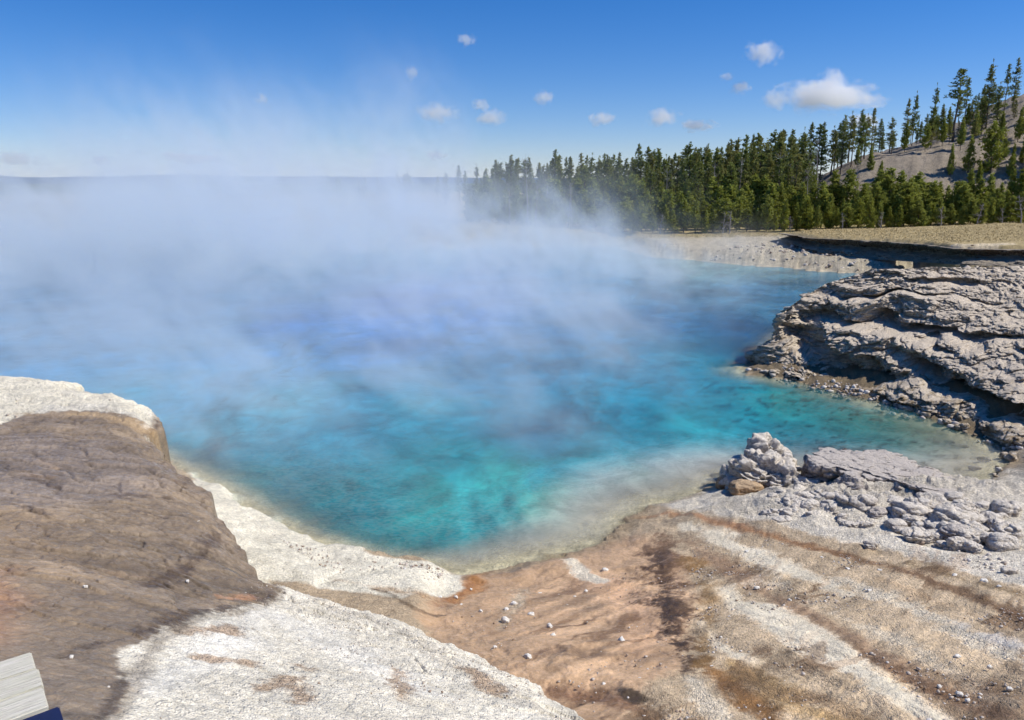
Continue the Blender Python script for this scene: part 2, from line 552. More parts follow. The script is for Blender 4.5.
    paint((172, 122, 74), line([(486, 566, 6), (470, 585, 14), (452, 600, 12)]), soft=8, amp=16, k=.85, w=.7)
    paint((132, 88, 56), line([(436, 604, 8), (462, 592, 7), (478, 572, 4)]), soft=7, amp=14, k=.6, w=.7)
    paint((96, 86, 80), line([(512, 574, 6), (535, 560, 8), (552, 548, 3)]), soft=8, amp=14, k=.8, w=.9, p=.1)
    paint((176, 160, 140), line([(522, 590, 6), (515, 610, 7), (500, 628, 3)]), soft=6, amp=16, k=.8, p=1)
    paint((206, 196, 182), line([(566, 560, 6), (580, 572, 9), (600, 582, 5)]), soft=3, amp=9, k=.95, w=.1, p=.7)
    paint((206, 196, 182), line([(565, 545, 5), (575, 552, 3), (598, 542, 2)]), soft=3, amp=6, k=.6, w=.1, p=.7)
    # pale crust above the stream mouth, brown braids
    paint((214, 205, 194), poly([(645, 506), (680, 494), (730, 490), (800, 470), (900, 470), (1000, 470), (1200, 480), (1300, 640), (1024, 588), (950, 568), (880, 548), (800, 533), (740, 519), (700, 514)]), soft=5, amp=10, w=.05, p=.9)
    paint((150, 104, 62), line([(640, 519, 4), (668, 514, 4), (700, 518, 4), (745, 530, 5), (800, 545, 6), (850, 557, 6)]), soft=5, amp=8, k=.9, w=.6, p=.4)
    paint((128, 98, 70), line([(790, 543, 5), (850, 556, 8), (910, 575, 9), (970, 596, 10), (1040, 622, 9), (1150, 650, 9)]), soft=7, amp=14, k=.85, w=.5, p=.5)
    paint((120, 96, 58), line([(905, 566, 5), (960, 580, 5), (1030, 596, 6)]), soft=7, amp=16, k=.6, w=.5)
    paint(W_, line([(683, 527, 4), (712, 534, 8), (760, 556, 12), (815, 580, 9), (850, 595, 3)]), soft=8, amp=16, k=1, w=.0, p=.35)
    paint((150, 122, 98), line([(690, 545, 8), (740, 575, 12), (800, 612, 13), (860, 645, 14), (920, 680, 14), (1000, 715, 12)]), soft=8, amp=12, k=.8, w=.6, p=.4)
    paint((116, 84, 58), line([(850, 645, 6), (900, 672, 7), (950, 695, 8)]), soft=8, amp=24, k=.6, w=.5)
    paint(W_, line([(722, 592, 8), (760, 612, 22), (810, 640, 26), (850, 665, 18), (905, 700, 10), (950, 730, 6)]), soft=9, amp=18, k=1, w=.0, p=.35)
    paint(W_, line([(702, 622, 4), (718, 645, 6), (748, 664, 7)]), soft=7, amp=14, k=.95, p=.35)
    paint((206, 196, 182), line([(840, 580, 6), (905, 606, 10), (965, 634, 12), (1030, 664, 14)]), soft=10, amp=26, k=.75, p=1)
    paint((200, 188, 172), line([(770, 585, 6), (850, 622, 9), (920, 655, 9), (1000, 700, 12)]), soft=10, amp=30, k=.6, p=1)
    paint((176, 150, 122), line([(880, 582, 4), (950, 605, 5), (1030, 632, 5)]), soft=6, amp=12, k=.6)
    paint((205, 198, 192), line([(960, 625, 5), (1010, 645, 9), (1060, 660, 14)]), soft=8, amp=16, k=.95, p=.5)
    paint((146, 106, 62), line([(705, 668, 8), (735, 690, 10), (765, 712, 10), (780, 740, 10)]), soft=10, amp=20, k=.95, w=.6)
    paint((158, 128, 84), line([(735, 665, 10), (790, 700, 16), (850, 730, 14)]), soft=14, amp=26, k=.7, p=.6)
    paint((150, 116, 70), line([(690, 560, 6), (712, 600, 7), (706, 640, 7), (700, 668, 8)]), soft=9, amp=22, k=.7, w=.5)
    paint((150, 122, 92), line([(760, 690, 12), (820, 700, 16), (870, 730, 14)]), soft=10, amp=18, k=.6, p=.9)
    paint((192, 182, 168), line([(690, 680, 8), (700, 700, 9), (720, 720, 8)]), soft=6, amp=16, k=.7, p=1)
    paint((92, 80, 66), line([(622, 694, 7), (640, 700, 6)]), soft=6, amp=20, k=.8)
    paint((120, 92, 68), poly([(900, 660), (960, 672), (1024, 690), (1100, 730), (980, 730), (930, 700)]), soft=12, amp=22, k=.5)
    # flow striping down the fan, follows the run of the stream
    fl = ridged(x * 1.6 - y * 1.5, (x + y) * .22, seed=90, oct=4, gain=.6)
    fanm = low * sstep(17.5, 13, y) * sstep(-1, 1, x)
    C *= (1 + .36 * fl * fanm)[:, None]
    thin = sstep(.36, .62, ridged(x * 1.9 - y * 1.75 + NZ * .8, (x + y) * .3, seed=91, oct=3)) * fanm * sstep(-.35, .35, fbm(x * .7, y * .7, seed=92, oct=3))
    C[:] = C * (1 - .6 * thin[:, None]) + np.array(srgb(122, 90, 62)) * .6 * thin[:, None]
    lum = C.mean(1, keepdims=True); fk = (fanm * .75)[:, None]
    C[:] = C * (1 + fk * (lum - .30) / .30)
    paint((112, 98, 78), poly([(745, 355), (765, 340), (850, 300), (1030, 330), (1200, 400), (1300, 520), (1060, 470), (1012, 452), (960, 432), (900, 412), (840, 396), (790, 384), (750, 376)]), soft=3, amp=5, k=.9)
    # knobbly ledge and the gravel on its right
    ledm = np.clip(led * 1.4, 0, 1)
    C[:] = C * (1 - ledm[:, None] * .5) + np.array(srgb(176, 168, 162)) * ledm[:, None] * .5
    paint((150, 140, 130), poly([(1005, 430), (1200, 440), (1300, 520), (1100, 520), (1015, 470)]), soft=10, amp=20, k=.8, p=1)
    # rim of white sinter by the water
    paint((228, 221, 208), poly([(190, 465), (222, 484), (258, 504), (298, 527), (335, 543), (372, 554), (420, 561), (466, 566), (462, 590), (436, 598), (400, 598), (340, 590), (270, 580), (200, 560)]), soft=4, amp=7, w=0, p=.6)
    paint((172, 142, 112), line([(340, 580, 4), (400, 592, 7), (440, 604, 6)]), soft=6, amp=12, k=.75, p=.9)
    paint((84, 66, 48), line([(360, 588, 1.5), (385, 592, 1.5), (412, 606, 2), (445, 616, 2)]), soft=3, amp=8, k=.7)
    # wet margin of the pool
    wm = sstep(.45, .05, s + NN * .12) * (mu < .5) * (y < 30) * sstep(.4, -.8, np.abs(x + 5) - 4.5 + 0)
    wm2 = sstep(.55, .05, s + NN * .2) * (mu < .5) * (x > -1.5) * (y < 23)
    mm = (wm2 * .65)[:, None]
    C[:] = C * (1 - mm) + np.array(srgb(146, 128, 104)) * mm
    # ---- upper surface: slab
    U = mu[:, None]
    up_c = np.zeros_like(C); up_c[:] = srgb(212, 205, 195)
    Cl = C.copy(); C[:] = up_c; wl, pl = wet.copy(), peb.copy(); wet[:] = 0; peb[:] = .55
    paint((210, 206, 202), line([(140, 690, 20), (200, 660, 25), (260, 610, 25), (330, 640, 30), (420, 690, 25)]), soft=20, amp=20, k=.8, p=.4)
    paint((196, 186, 174), line([(320, 600, 10), (400, 630, 12), (500, 690, 16), (560, 720, 10)]), soft=10, amp=14, k=.5, p=1)
    for L in ([(180, 634, 5), (200, 632, 5)], [(215, 632, 7), (240, 628, 6)], [(250, 622, 5), (256, 630, 3)], [(196, 658, 4), (245, 664, 10)], [(262, 690, 8), (290, 680, 9), (300, 700, 8)],
              [(300, 668, 4), (318, 672, 3)], [(395, 668, 5), (402, 700, 8)], [(470, 668, 6), (490, 690, 8)], [(210, 606, 4), (240, 618, 4)]):
        paint((166, 138, 114), line(L), soft=8, amp=26, k=.75, p=1)
    paint((150, 140, 130), line([(300, 588, 5), (265, 606, 7), (200, 618, 8), (160, 640, 9), (120, 690, 18), (95, 720, 20)]), soft=8, amp=12, k=.75, p=.5)
    # brown bacterial crust of the shelf
    paint((126, 111, 96), poly([(-900, 440), (-200, 425), (-20, 424), (40, 412), (100, 410), (140, 424), (150, 440), (175, 455), (195, 468), (212, 492), (236, 518), (246, 540), (262, 560), (276, 580), (284, 594), (262, 603),
                               (200, 612), (165, 628), (150, 640), (120, 655), (125, 690), (100, 722), (60, 760), (-900, 900)]), soft=6, amp=15, w=1.0, p=.3)
    paint((146, 127, 108), poly([(-900, 520), (0, 500), (60, 520), (110, 560), (90, 610), (60, 650), (0, 690), (-800, 760)]), soft=40, amp=40, k=.8)
    paint((128, 117, 112), poly([(-800, 440), (0, 432), (90, 440), (170, 470), (120, 500), (0, 510), (-700, 520)]), soft=20, amp=30, k=.6)
    paint((158, 118, 92), poly([(-500, 580), (0, 570), (30, 600), (0, 650), (-400, 660)]), soft=25, amp=20, k=.6)
    for i in range(26):
        r = random.random
        u_, v_ = r() * 210, 440 + r() * 150
        if v_ < 430 + u_ * .25: continue
        paint((66, 54, 46) if i % 3 else (150, 128, 108), line([(u_, v_, 1.5), (u_ + 18 + r() * 30, v_ + 3 + r() * 8, 1)]), soft=3, amp=12, k=.5)
    paint((64, 50, 40), line([(276, 588, 3), (255, 602, 4), (200, 612, 5), (150, 632, 6), (105, 642, 8), (60, 655, 8)]), soft=8, amp=22, k=.62, p=1)
    paint((60, 48, 38), line([(124, 672, 4), (118, 696, 4), (100, 720, 4)]), soft=5, amp=10, k=.6)
    paint((74, 60, 50), line([(262, 562, 3), (250, 560, 5), (200, 560, 4), (130, 588, 6)]), soft=6, amp=22, k=.7)
    paint((176, 128, 96), line([(228, 598, 4), (252, 597, 3)]), soft=4, amp=16, k=.5)
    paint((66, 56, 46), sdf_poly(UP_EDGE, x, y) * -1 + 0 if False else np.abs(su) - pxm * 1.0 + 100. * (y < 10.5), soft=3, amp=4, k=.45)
    tl = (terr * .5 + .5)
    C *= np.where((peb < .5) & (C[:, 0] < .3), (.74 + .5 * tl) * (1 + .16 * (pl_h - .5)) * (1 - .25 * sstep(.08, 0, pl_e)), .94 + .12 * tl)[:, None]
    C *= np.where((peb < .5) & (C[:, 0] < .3), 1 + .45 * fbm(wx * .22, wy * .9, seed=76, oct=5, gain=.65) + .22 * sstep(.18, .4, fbm(wx * .9, wy * 2.6, seed=78, oct=4, gain=.6)), 1.0)[:, None]
    # pale dry lip at the far end of the shelf
    paint((222, 214, 200), poly([(-900, 350), (0, 362), (82, 368), (135, 382), (170, 400), (172, 428), (148, 424), (135, 414), (100, 406), (50, 406), (0, 424), (-900, 440)]), soft=3, amp=6, w=0, p=.5)
    paint((170, 146, 118), line([(30, 414, 5), (90, 416, 7), (140, 428, 7), (156, 436, 4)]), soft=8, amp=16, k=.8, w=.2)
    paint((120, 98, 70), line([(148, 436, 2), (154, 430, 2)]), soft=3, amp=6, k=.7)
    C[:] = Cl * (1 - U) + C * U
    wet[:] = wl * (1 - mu) + wet * mu; peb[:] = pl * (1 - mu) + peb * mu
    # faces of the step between the two levels
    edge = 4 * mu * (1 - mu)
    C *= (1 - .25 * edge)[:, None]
    # pool bed
    ub = sstep(0.02, -.3, s) * (1 - mu)
    bed = np.array(srgb(206, 190, 164)) * (1 + .3 * NN)[:, None]
    C[:] = C * (1 - ub[:, None]) + bed * ub[:, None]
    C *= (1 + (.16 * NZ2 + .10 * NZ3) * sstep(4, 1, hill(x, y)))[:, None]
    C = C * 1.08 * np.array([1.01, 1.0, .91])
    C = np.clip(C * np.minimum(1, .74 / C.max(1).clip(.01))[:, None], .01, .74)
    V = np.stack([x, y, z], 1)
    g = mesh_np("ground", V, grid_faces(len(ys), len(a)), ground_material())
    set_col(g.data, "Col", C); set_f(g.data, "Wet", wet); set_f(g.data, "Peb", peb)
    tag(g, kind="structure")
    return g


build_ground()


# ------------------------------------------------------------------ water
def build_water():
    m, nt, out = mat("milky_blue_water")
    n = N(nt)
    geo = n.new("ShaderNodeNewGeometry").outputs["Position"]
    col = n.new("ShaderNodeAttribute", attribute_name="Col").outputs["Color"]
    al = n.new("ShaderNodeAttribute", attribute_name="Alpha").outputs["Fac"]
    sh = n.new("ShaderNodeAttribute", attribute_name="Shallow").outputs["Fac"]
    rp = n.noise(n.mapping(geo, (1, 1.6, 1)), 8.0, 3, .6, .6)
    rp2 = n.noise(n.mapping(geo, (1, 1.4, 1)), 1.6, 3, .5, .5)
    big = n.noise(n.mapping(geo, (1, .8, 1)), .8, 6, .65, 1.2)
    rr = n.math("ADD", n.math("MULTIPLY", rp, .7), n.math("MULTIPLY", rp2, .8))
    k = n.math("MULTIPLY", n.ramp(rp, .3, .7, .95, 1.06), n.ramp(big, .3, .7, .80, 1.22))  # fine noise paints ripple glitter into the colour, coarse noise the patches
    comb = n.new("ShaderNodeCombineColor")
    for i in range(3): n.link(k, comb.inputs[i])
    c = n.mix(1.0, col, comb.outputs[0], "MULTIPLY")
    # light caught by ripples in the shallows
    ca = n.vor(n.vmath("ADD", n.mapping(geo, (1, 1.5, 1)), n.mapping(n.new("ShaderNodeTexNoise", i_Scale=2.5).outputs[1], (.35, .35, 0))), 9.0, "SMOOTH_F1")
    caf = n.math("MULTIPLY", n.ramp(ca, .25, .55), n.math("MULTIPLY", sh, .10))
    c = n.mix(caf, c, srgb(205, 200, 180))
    nb = n.bump(rr, .030, .7)
    b = n.bsdf(c, .12, .5, nb)
    b.inputs["IOR"].default_value = 1.33
    tr = n.new("ShaderNodeBsdfTransparent")
    tr.inputs[0].default_value = (.92, .96, .95, 1)
    mx = n.new("ShaderNodeMixShader")
    n.link(al, mx.inputs[0]); n.link(tr.outputs[0], mx.inputs[1]); n.link(b.outputs[0], mx.inputs[2])
    n.link(mx.outputs[0], out.inputs[0])
    dep = np.arange(R_(35), R_(4.3), -0.0028)
    ys = 8 / np.tan(dep)
    a = np.linspace(-1.7, .75, 800)
    Y = np.repeat(ys[:, None], len(a), 1); X = (Y + 2) * a[None, :]
    x, y = X.ravel(), Y.ravel()
    s = sdf_poly(POOL, x, y)
    wq = fbm(x * .15, y * .06, seed=103, oct=3) * 3
    NZ = fbm(x * .30 + wq, y * .26 + wq * .4, seed=101, oct=5, gain=.6)
    NZ2 = fbm(x * .95 + wq, y * .9 - wq, seed=102, oct=5, gain=.65)
    ctrl = [  # point on the water, its own colour there, reach in px
        (60, 420, (70, 160, 200)), (120, 400, (70, 160, 200)), (250, 480, (36, 132, 152)), (330, 500, (40, 140, 158)), (200, 440, (44, 140, 172)), (430, 500, (62, 156, 160)),
        (350, 420, (36, 124, 158)), (450, 460, (40, 140, 160)), (540, 430, (14, 96, 136)), (500, 470, (66, 164, 166)), (600, 460, (36, 132, 152)),
        (620, 400, (30, 124, 156)), (700, 420, (44, 142, 158)), (700, 360, (30, 130, 160)), (780, 400, (48, 142, 150)), (860, 420, (62, 122, 122)), (930, 440, (104, 126, 112)),
        (970, 460, (132, 134, 116)), (740, 330, (12, 84, 132)), (650, 320, (14, 96, 150)), (560, 330, (16, 104, 158)), (480, 310, (28, 112, 195)), (400, 300, (28, 104, 205)),
        (380, 345, (26, 110, 196)), (300, 320, (50, 122, 205)), (470, 370, (30, 112, 160)), (430, 400, (40, 140, 170)), (200, 330, (60, 125, 175)), (300, 290, (60, 125, 175)),
        (600, 280, (60, 130, 180)), (760, 290, (70, 130, 180)), (700, 268, (130, 150, 160)), (400, 262, (110, 150, 180)), (100, 350, (70, 140, 200)), (-200, 340, (60, 130, 190)), (300, 400, (60, 150, 180)), (560, 500, (96, 158, 150)), (650, 480, (90, 150, 145))]
    acc = np.zeros((len(x), 3)); wsum = np.zeros(len(x))
    for px_, py_, c_ in ctrl:
        p = pix(px_, py_, 0)
        d2 = (((x + NZ * 1.2 - p[0]) / (.045 * p[1] + .3)) ** 2 + ((y + NZ * 3 - p[1]) / (.0022 * p[1] ** 2 + .9)) ** 2)
        w = 1 / (d2 ** 1.3 + .15)
        acc += w[:, None] * np.array(srgb(*c_)); wsum += w
    C = acc / wsum[:, None]
    C *= (1 + .75 * NZ + .45 * NZ2).clip(.3, 2)[:, None]
    # darker vents and ledges under the surface
    for px_, py_, rx, ry, k in ((540, 428, 34, 6, .55), (500, 436, 22, 4, .4), (390, 340, 60, 8, .4), (470, 372, 36, 6, .4), (380, 298, 60, 10, .4), (720, 348, 45, 7, .4), (600, 318, 50, 7, .3), (755, 352, 12, 8, .5), (350, 470, 30, 6, .25), (250, 455, 36, 7, .25)):
        p = pix(px_, py_, 0); sx = rx / FPX * p[1]; sy = ry * p[1] ** 2 / (FPX * CAM_H)
        g = np.exp(-(((x - p[0] + NZ2 * sx * .5) / sx) ** 2 + ((y - p[1] + NZ * sy * 1.2) / sy) ** 2))
        C *= (1 - k * np.clip(g * (1 + NZ2), 0, 1))[:, None]
    wide = .8 + 3.0 * sstep(-3.0, 2.5, x)
    nearshore = sstep(-wide, -.1, s + (NZ * .9 + NZ2 * .3) * wide * .35) * sstep(26, 22, y)
    C *= np.array([.48, .82, .70])
    tan = np.array(srgb(202, 193, 177))
    C = C * (1 - .85 * nearshore[:, None]) + tan * .85 * nearshore[:, None]
    rs = sstep(11, 15.5, x + NZ) * sstep(24.5, 22.5, y)
    dots = sstep(.25, .5, fbm(x * 3, y * 6, seed=110, oct=3)) * sstep(5, 9, x) * (y < 32) * (y > 17)
    C *= (1 - .5 * dots)[:, None]
    al_ = sstep(.05, -2.0, s + NZ2 * .3) * .6 + .25 * sstep(.05, -.6, s) + .15 * sstep(-1.0, -3, s)
    al_ = np.where((y > 50), .97, al_)
    V = np.stack([x, y, np.zeros_like(x)], 1)
    F = grid_faces(len(ys), len(a))
    keep = s[F].min(1) < 1.2
    o = mesh_np("water", V, F[keep], m)
    set_col(o.data, "Col", np.clip(C, .003, .8)); set_f(o.data, "Alpha", al_)
    set_f(o.data, "Shallow", sstep(-6, -.8, s) * (y < 30))
    tag(o, kind="structure")


build_water()


# ------------------------------------------------------------------ rock material
def rock_material(name, base, dark, light, strata=1.0, moss=False, scale=1.0):
    m, nt, out = mat(name)
    n = N(nt)
    tc = n.new("ShaderNodeNewGeometry")
    geo = tc.outputs["Position"]
    st = n.mapping(geo, (1, 1, 4.5 * strata))
    a = n.noise(st, 1.6 * scale, 7, .68, .4)
    b_ = n.noise(geo, 9 * scale, 6, .7)
    c_ = n.noise(geo, 45 * scale, 3, .6)
    v = n.vor(n.mapping(geo, (1, 1, 1.8)), 5 * scale, "DISTANCE_TO_EDGE")
    v2 = n.vor(geo, 16 * scale)
    v2c = n.vor(geo, 16 * scale, out="Color")
    sc = n.new("ShaderNodeSeparateColor"); n.link(v2c, sc.inputs[0])
    col = n.mix(n.ramp(a, .3, .7), dark, base)
    col = n.mix(n.ramp(b_, .42, .75), col, light)
    col = n.mix(n.math("MULTIPLY", n.ramp(sc.outputs[0], .6, 1), .45), col, light)
    k = n.math("MULTIPLY", n.ramp(c_, .25, .75, .78, 1.2), n.ramp(v, 0, .05, .80, 1.0))
    comb = n.new("ShaderNodeCombineColor")
    for i in range(3): n.link(k, comb.inputs[i])
    col = n.mix(1.0, col, comb.outputs[0], "MULTIPLY")
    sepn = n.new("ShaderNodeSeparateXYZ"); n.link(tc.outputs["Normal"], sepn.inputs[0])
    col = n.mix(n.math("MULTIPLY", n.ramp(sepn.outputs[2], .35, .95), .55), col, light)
    if moss:
        sz = n.new("ShaderNodeSeparateXYZ"); n.link(geo, sz.inputs[0])
        lowm = n.math("MULTIPLY", n.ramp(sz.outputs[2], 1.5, .2), n.ramp(n.noise(geo, 2.2, 6, .7), .46, .62))
        col = n.mix(n.math("MULTIPLY", lowm, .75), col, srgb(120, 98, 62))
        lowg = n.math("MULTIPLY", n.ramp(sz.outputs[2], 1.2, .2), n.ramp(n.noise(geo, 3.7, 5, .7), .58, .66))
        col = n.mix(n.math("MULTIPLY", lowg, .6), col, srgb(88, 88, 42))
    h = n.math("ADD", n.math("MULTIPLY", a, 1.2), n.math("ADD", n.math("MULTIPLY", b_, .9), n.math("MULTIPLY", n.ramp(v, 0, .12), .22)))
    nb = n.bump(h, .07 / scale, .8)
    nb = n.bump(n.math("SUBTRACT", c_, v2), .012 / scale, .7, nb)
    b = n.bsdf(col, .92, .2, nb)
    n.link(b.outputs[0], out.inputs[0])
    return m


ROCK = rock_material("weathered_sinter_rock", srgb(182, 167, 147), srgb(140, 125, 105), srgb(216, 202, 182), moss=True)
ROCK_FAR = rock_material("far_bank_rock", srgb(84, 70, 56), srgb(44, 35, 28), srgb(176, 164, 144))  # the bank's shade is put into these darker rock colours
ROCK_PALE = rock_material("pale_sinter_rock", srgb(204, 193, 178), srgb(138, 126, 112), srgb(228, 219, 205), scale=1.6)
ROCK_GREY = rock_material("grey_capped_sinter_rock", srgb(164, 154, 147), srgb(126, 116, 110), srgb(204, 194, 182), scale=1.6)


def resample(L, n):
    P = np.array(L, float)
    d = np.r_[0, np.cumsum(np.linalg.norm(np.diff(P[:, :2], axis=0), axis=1))]
    return P, d / d[-1]


def loft_cliff(name, base, top, back, nu, nv, mat_, disp, backz=None, nback=50):
    """surface swept from a base line over a top line to a line behind"""
    B, T, K = (np.array(q, float) for q in (base, top, back))
    d = np.r_[0, np.cumsum(np.linalg.norm(np.diff((B + T)[:, :2], axis=0), axis=1))]; d /= d[-1]
    u = np.linspace(0, 1, nu)
    f = lambda A: np.stack([np.interp(u, d, A[:, i]) for i in range(3)], 1)
    # soften the corners
    def sm(A):
        A = f(A)
        k = np.hanning(31); k /= k.sum()
        return np.stack([np.convolve(np.pad(A[:, i], 15, mode="edge"), k, "valid") for i in range(3)], 1)
    B, T, K = sm(B), sm(T), sm(K)
    v = np.linspace(0, 1, nv)
    vb = np.linspace(0, 1, nback)[1:]
    # profile: talus foot, then steeper face
    P = B[None] * (1 - v)[:, None, None] + T[None] * v[:, None, None]
    P2 = T[None] * (1 - vb)[:, None, None] + K[None] * vb[:, None, None]
    P = np.concatenate([P, P2], 0)
    tang = np.gradient(B + T, axis=0); tang[:, 2] = 0
    nrm = np.stack([tang[:, 1], -tang[:, 0], np.zeros(nu)], 1)
    nrm /= np.linalg.norm(nrm, axis=1, keepdims=True)
    vv = np.concatenate([v, 1 + vb])
    P = disp(P, np.repeat(u[None], len(vv), 0), np.repeat(vv[:, None], nu, 1), nrm[None].repeat(len(vv), 0))
    return mesh_np(name, P.reshape(-1, 3), grid_faces(len(vv), nu)[:, ::-1], mat_)


# near cliff on the right of the pool
cb = PX([(800, 335, -.2), (772, 352, -.2), (763, 363, -.15), (768, 369, -.1), (785, 375, -.05), (815, 384, -.05), (870, 398, -.05), (930, 416, -.05), (985, 436, 0), (1024, 452, .1), (1100, 480, .2), (1300, 530, .5)])
ct = PX([(812, 292, 2.9), (785, 312, 2.35), (777, 319, 2.1), (781, 314, 2.2), (799, 300, 2.7), (834, 280, 3.5), (872, 268.6, 4.15), (930, 267.5, 4.25), (985, 267.5, 4.25), (1024, 267.5, 4.25), (1100, 267.5, 4.3), (1300, 267, 4.5)])
ck = [np.array([14.6, 44.5, -1]), np.array([14.8, 45, -1]), np.array([15.5, 45.5, -1]), np.array([16.5, 45.5, -1]), np.array([18., 45.5, -1]), np.array([20, 46, 1.0]),
      np.array([21.5, 44., 2.6]), np.array([24, 43.5, 2.9]), np.array([27, 43, 3.2]), np.array([29, 43, 3.6]), np.array([33, 43, 3.7]), np.array([45, 40, 3.9])]


def near_disp(P, u, v, nrm):
    x, y, z = P[..., 0].copy(), P[..., 1].copy(), P[..., 2].copy()
    # image-independent coordinates along the cliff: metres along and height
    face = sstep(0, .06, v) * sstep(1.06, .96, v)
    xl = x * .7
    # upper part steeper, foot as talus: push mid heights outwards on the left, keep slope on the right
    rightness = sstep(16.5, 21.5, x)
    bul = (np.sin(np.clip(v, 0, 1) * math.pi) ** .8) * (1 - .75 * rightness)
    wob = fbm(x * .35, y * .35, z * .2, seed=200, oct=3)
    z2 = z + wob * .8 + .28 * fbm(x * .9, y * .9, z * .6, seed=201)
    # hard and soft layers
    lay = fbm(xl * .35, z2 * 2.6, seed=205, oct=3, gain=.55)
    lay2 = vnoise(xl * .8, z2 * 6.5, seed=206)
    steps = np.tanh(lay * 4) * .5 + lay2 * .16
    lumps = fbm(x * 1.1, y * 1.1, z * 2.0, seed=210, oct=4, gain=.55)
    big = fbm(x * .45, y * .45, z * .9, seed=211, oct=2)
    wx = x + .5 * fbm(x, y, z, seed=207, oct=2)
    bil = np.abs(vnoise(wx * .8, y * .8, z2 * 1.5, seed=208)) + .5 * np.abs(vnoise(wx * 2.0, y * 2.0, z2 * 3.6, seed=209)) + .22 * np.abs(vnoise(wx * 5, y * 5, z2 * 8, seed=213))
    we, wh = worley(wx * .75, y * .75, z2 * 2.0, seed=230)
    we2, wh2 = worley(wx * 2.2, y * 2.2, z2 * 5.0, seed=240)
    blocks = (wh - .5) * .50 + (wh2 - .5) * .20 - .22 * sstep(.12, 0, we) - .10 * sstep(.14, 0, we2)
    crack = -.10 * sstep(.10, .0, np.abs(vnoise(wx * 1.3, y * 1.3, z2 * .8, seed=214))) - .15 * sstep(.12, 0, np.abs(vnoise(wx * 3, y * 3, z2 * 2.5, seed=215)))
    off = bul * .25 + steps * .42 * (1 - .85 * rightness) + (lumps * .22 + big * .5 + (bil - .45) * .30 + crack + blocks * .62) * (1 - .72 * rightness)
    fine = (fbm(x * 4.5, y * 4.5, z * 8, seed=212, oct=4, gain=.65) * .17 + np.abs(vnoise(x * 9, y * 9, z * 12, seed=216)) * .07) * (1 + .4 * rightness)
    # caves and shadowed slots
    def slot(xc, zc, rx, rz, tilt=0., d=1.0):
        q = ((x - xc) / rx) ** 2 + ((z2 - zc - (x - xc) * tilt) / rz) ** 2
        return -d * np.exp(-q ** 1.5)
    sl = slot(17.0, 2.05, 3.2, .20, -.03, 1.3) + slot(14.0, .62, 1.0, .33, 0, 1.2) + slot(16.1, .75, .75, .5, -.2, 1.5) + slot(18.0, .7, .6, .45, .1, 1.5) \
        + slot(16.3, 2.9, 1.4, .16, 0, .9) + slot(21.0, 3.75, 3.5, .10, .0, .8) + slot(19.5, 3.05, 2.0, .09, .04, .5) + slot(13.2, 1.6, .5, .4, 0, .5) + slot(20.4, 1.9, .9, .14, 0, .6) \
        + slot(12.9, .9, .7, .7, 0, .7)
    pil = .55 * np.exp(-(((x - 16.9) / .95) ** 2 + ((z2 - 1.3) / .42) ** 2) ** 1.5) + .4 * np.exp(-(((x - 18.6) / .8) ** 2 + ((z2 - 1.2) / .4) ** 2) ** 1.5) + .5 * np.exp(-(((x - 13.6) / .9) ** 2 + ((z2 - 1.5) / .4) ** 2) ** 1.5)
    off = off + .60 * np.exp(-((v - .10) / .14) ** 2)
    off = (off + sl * 1.6 * (1 - .7 * rightness) + pil * 1.3) * face + fine * sstep(0, .1, v) * sstep(1.3, .9, v)
    P[..., 0] += nrm[..., 0] * off
    P[..., 1] += nrm[..., 1] * off
    P[..., 2] += face * (lumps * .12 + .10 * lay) + sstep(.95, 1.05, v) * fbm(x * .8, y * .8, seed=220) * .06 \
        + rightness * face * .10 * ridged(x * 2.5 + y, y * 2.5, seed=222, oct=4)
    return P


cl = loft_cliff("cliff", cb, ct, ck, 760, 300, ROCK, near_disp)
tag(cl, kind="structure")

# far bank of the side channel
fb = []
for (px_, py_), tp in zip([(780, 238), (798, 245), (812, 250), (845, 254), (880, 258), (930, 261), (965, 263), (1030, 265), (1100, 266), (1300, 270)], PX(FAR_TOP)):
    d_ = ray(px_, py_); t_ = (tp[1] - 1.6) / d_[1]
    fb.append(np.array([0, 0, CAM_H - .15]) + d_ * t_)
ft = PX(FAR_TOP)
fk = [p + np.array([.5, 4.0, -.25]) for p in ft]


def far_disp(P, u, v, nrm):
    x, y, z = P[..., 0].copy(), P[..., 1].copy(), P[..., 2].copy()
    face = sstep(0, .1, v) * sstep(1.1, .96, v)
    over = sstep(.35, .95, v) * sstep(1.15, 1.0, v)
    off = face * (fbm(x * .6, y * .6, z * 1.2, seed=300, oct=5, gain=.6) * 1.1) + over * .9 - 1.6 * np.exp(-((v - .60) / .28) ** 2) + .9 * np.exp(-((v - .2) / .2) ** 2) * (x < 30)
    # the broken, gentler part in the middle of the bank
    g = sstep(30.5, 29, x) * sstep(24, 26, x)
    P[..., 0] += nrm[..., 0] * off; P[..., 1] += nrm[..., 1] * off * (1 - .5 * g)
    P[..., 2] += face * fbm(x * 1.5, y * 1.5, z * 3, seed=301) * .12
    return P


fc = loft_cliff("far_bank", fb, ft, fk, 500, 90, ROCK_FAR, far_disp, nback=12)
tag(fc, kind="structure")


# ------------------------------------------------------------------ rocks
def join(parts):
    Vs, Fs, o = [], [], 0
    for V, F in parts:
        Vs.append(V); Fs.append(F + o); o += len(V)
    return np.concatenate(Vs), np.concatenate(Fs)


def ico(sub):
    import bmesh
    bm = bmesh.new()
    bmesh.ops.create_icosphere(bm, subdivisions=sub, radius=1)
    V = np.array([v.co[:] for v in bm.verts]); F = np.array([[v.index for v in f.verts] for f in bm.faces])
    bm.free()
    return V, F


ICO = {k: ico(k) for k in (2, 3, 5, 6)}


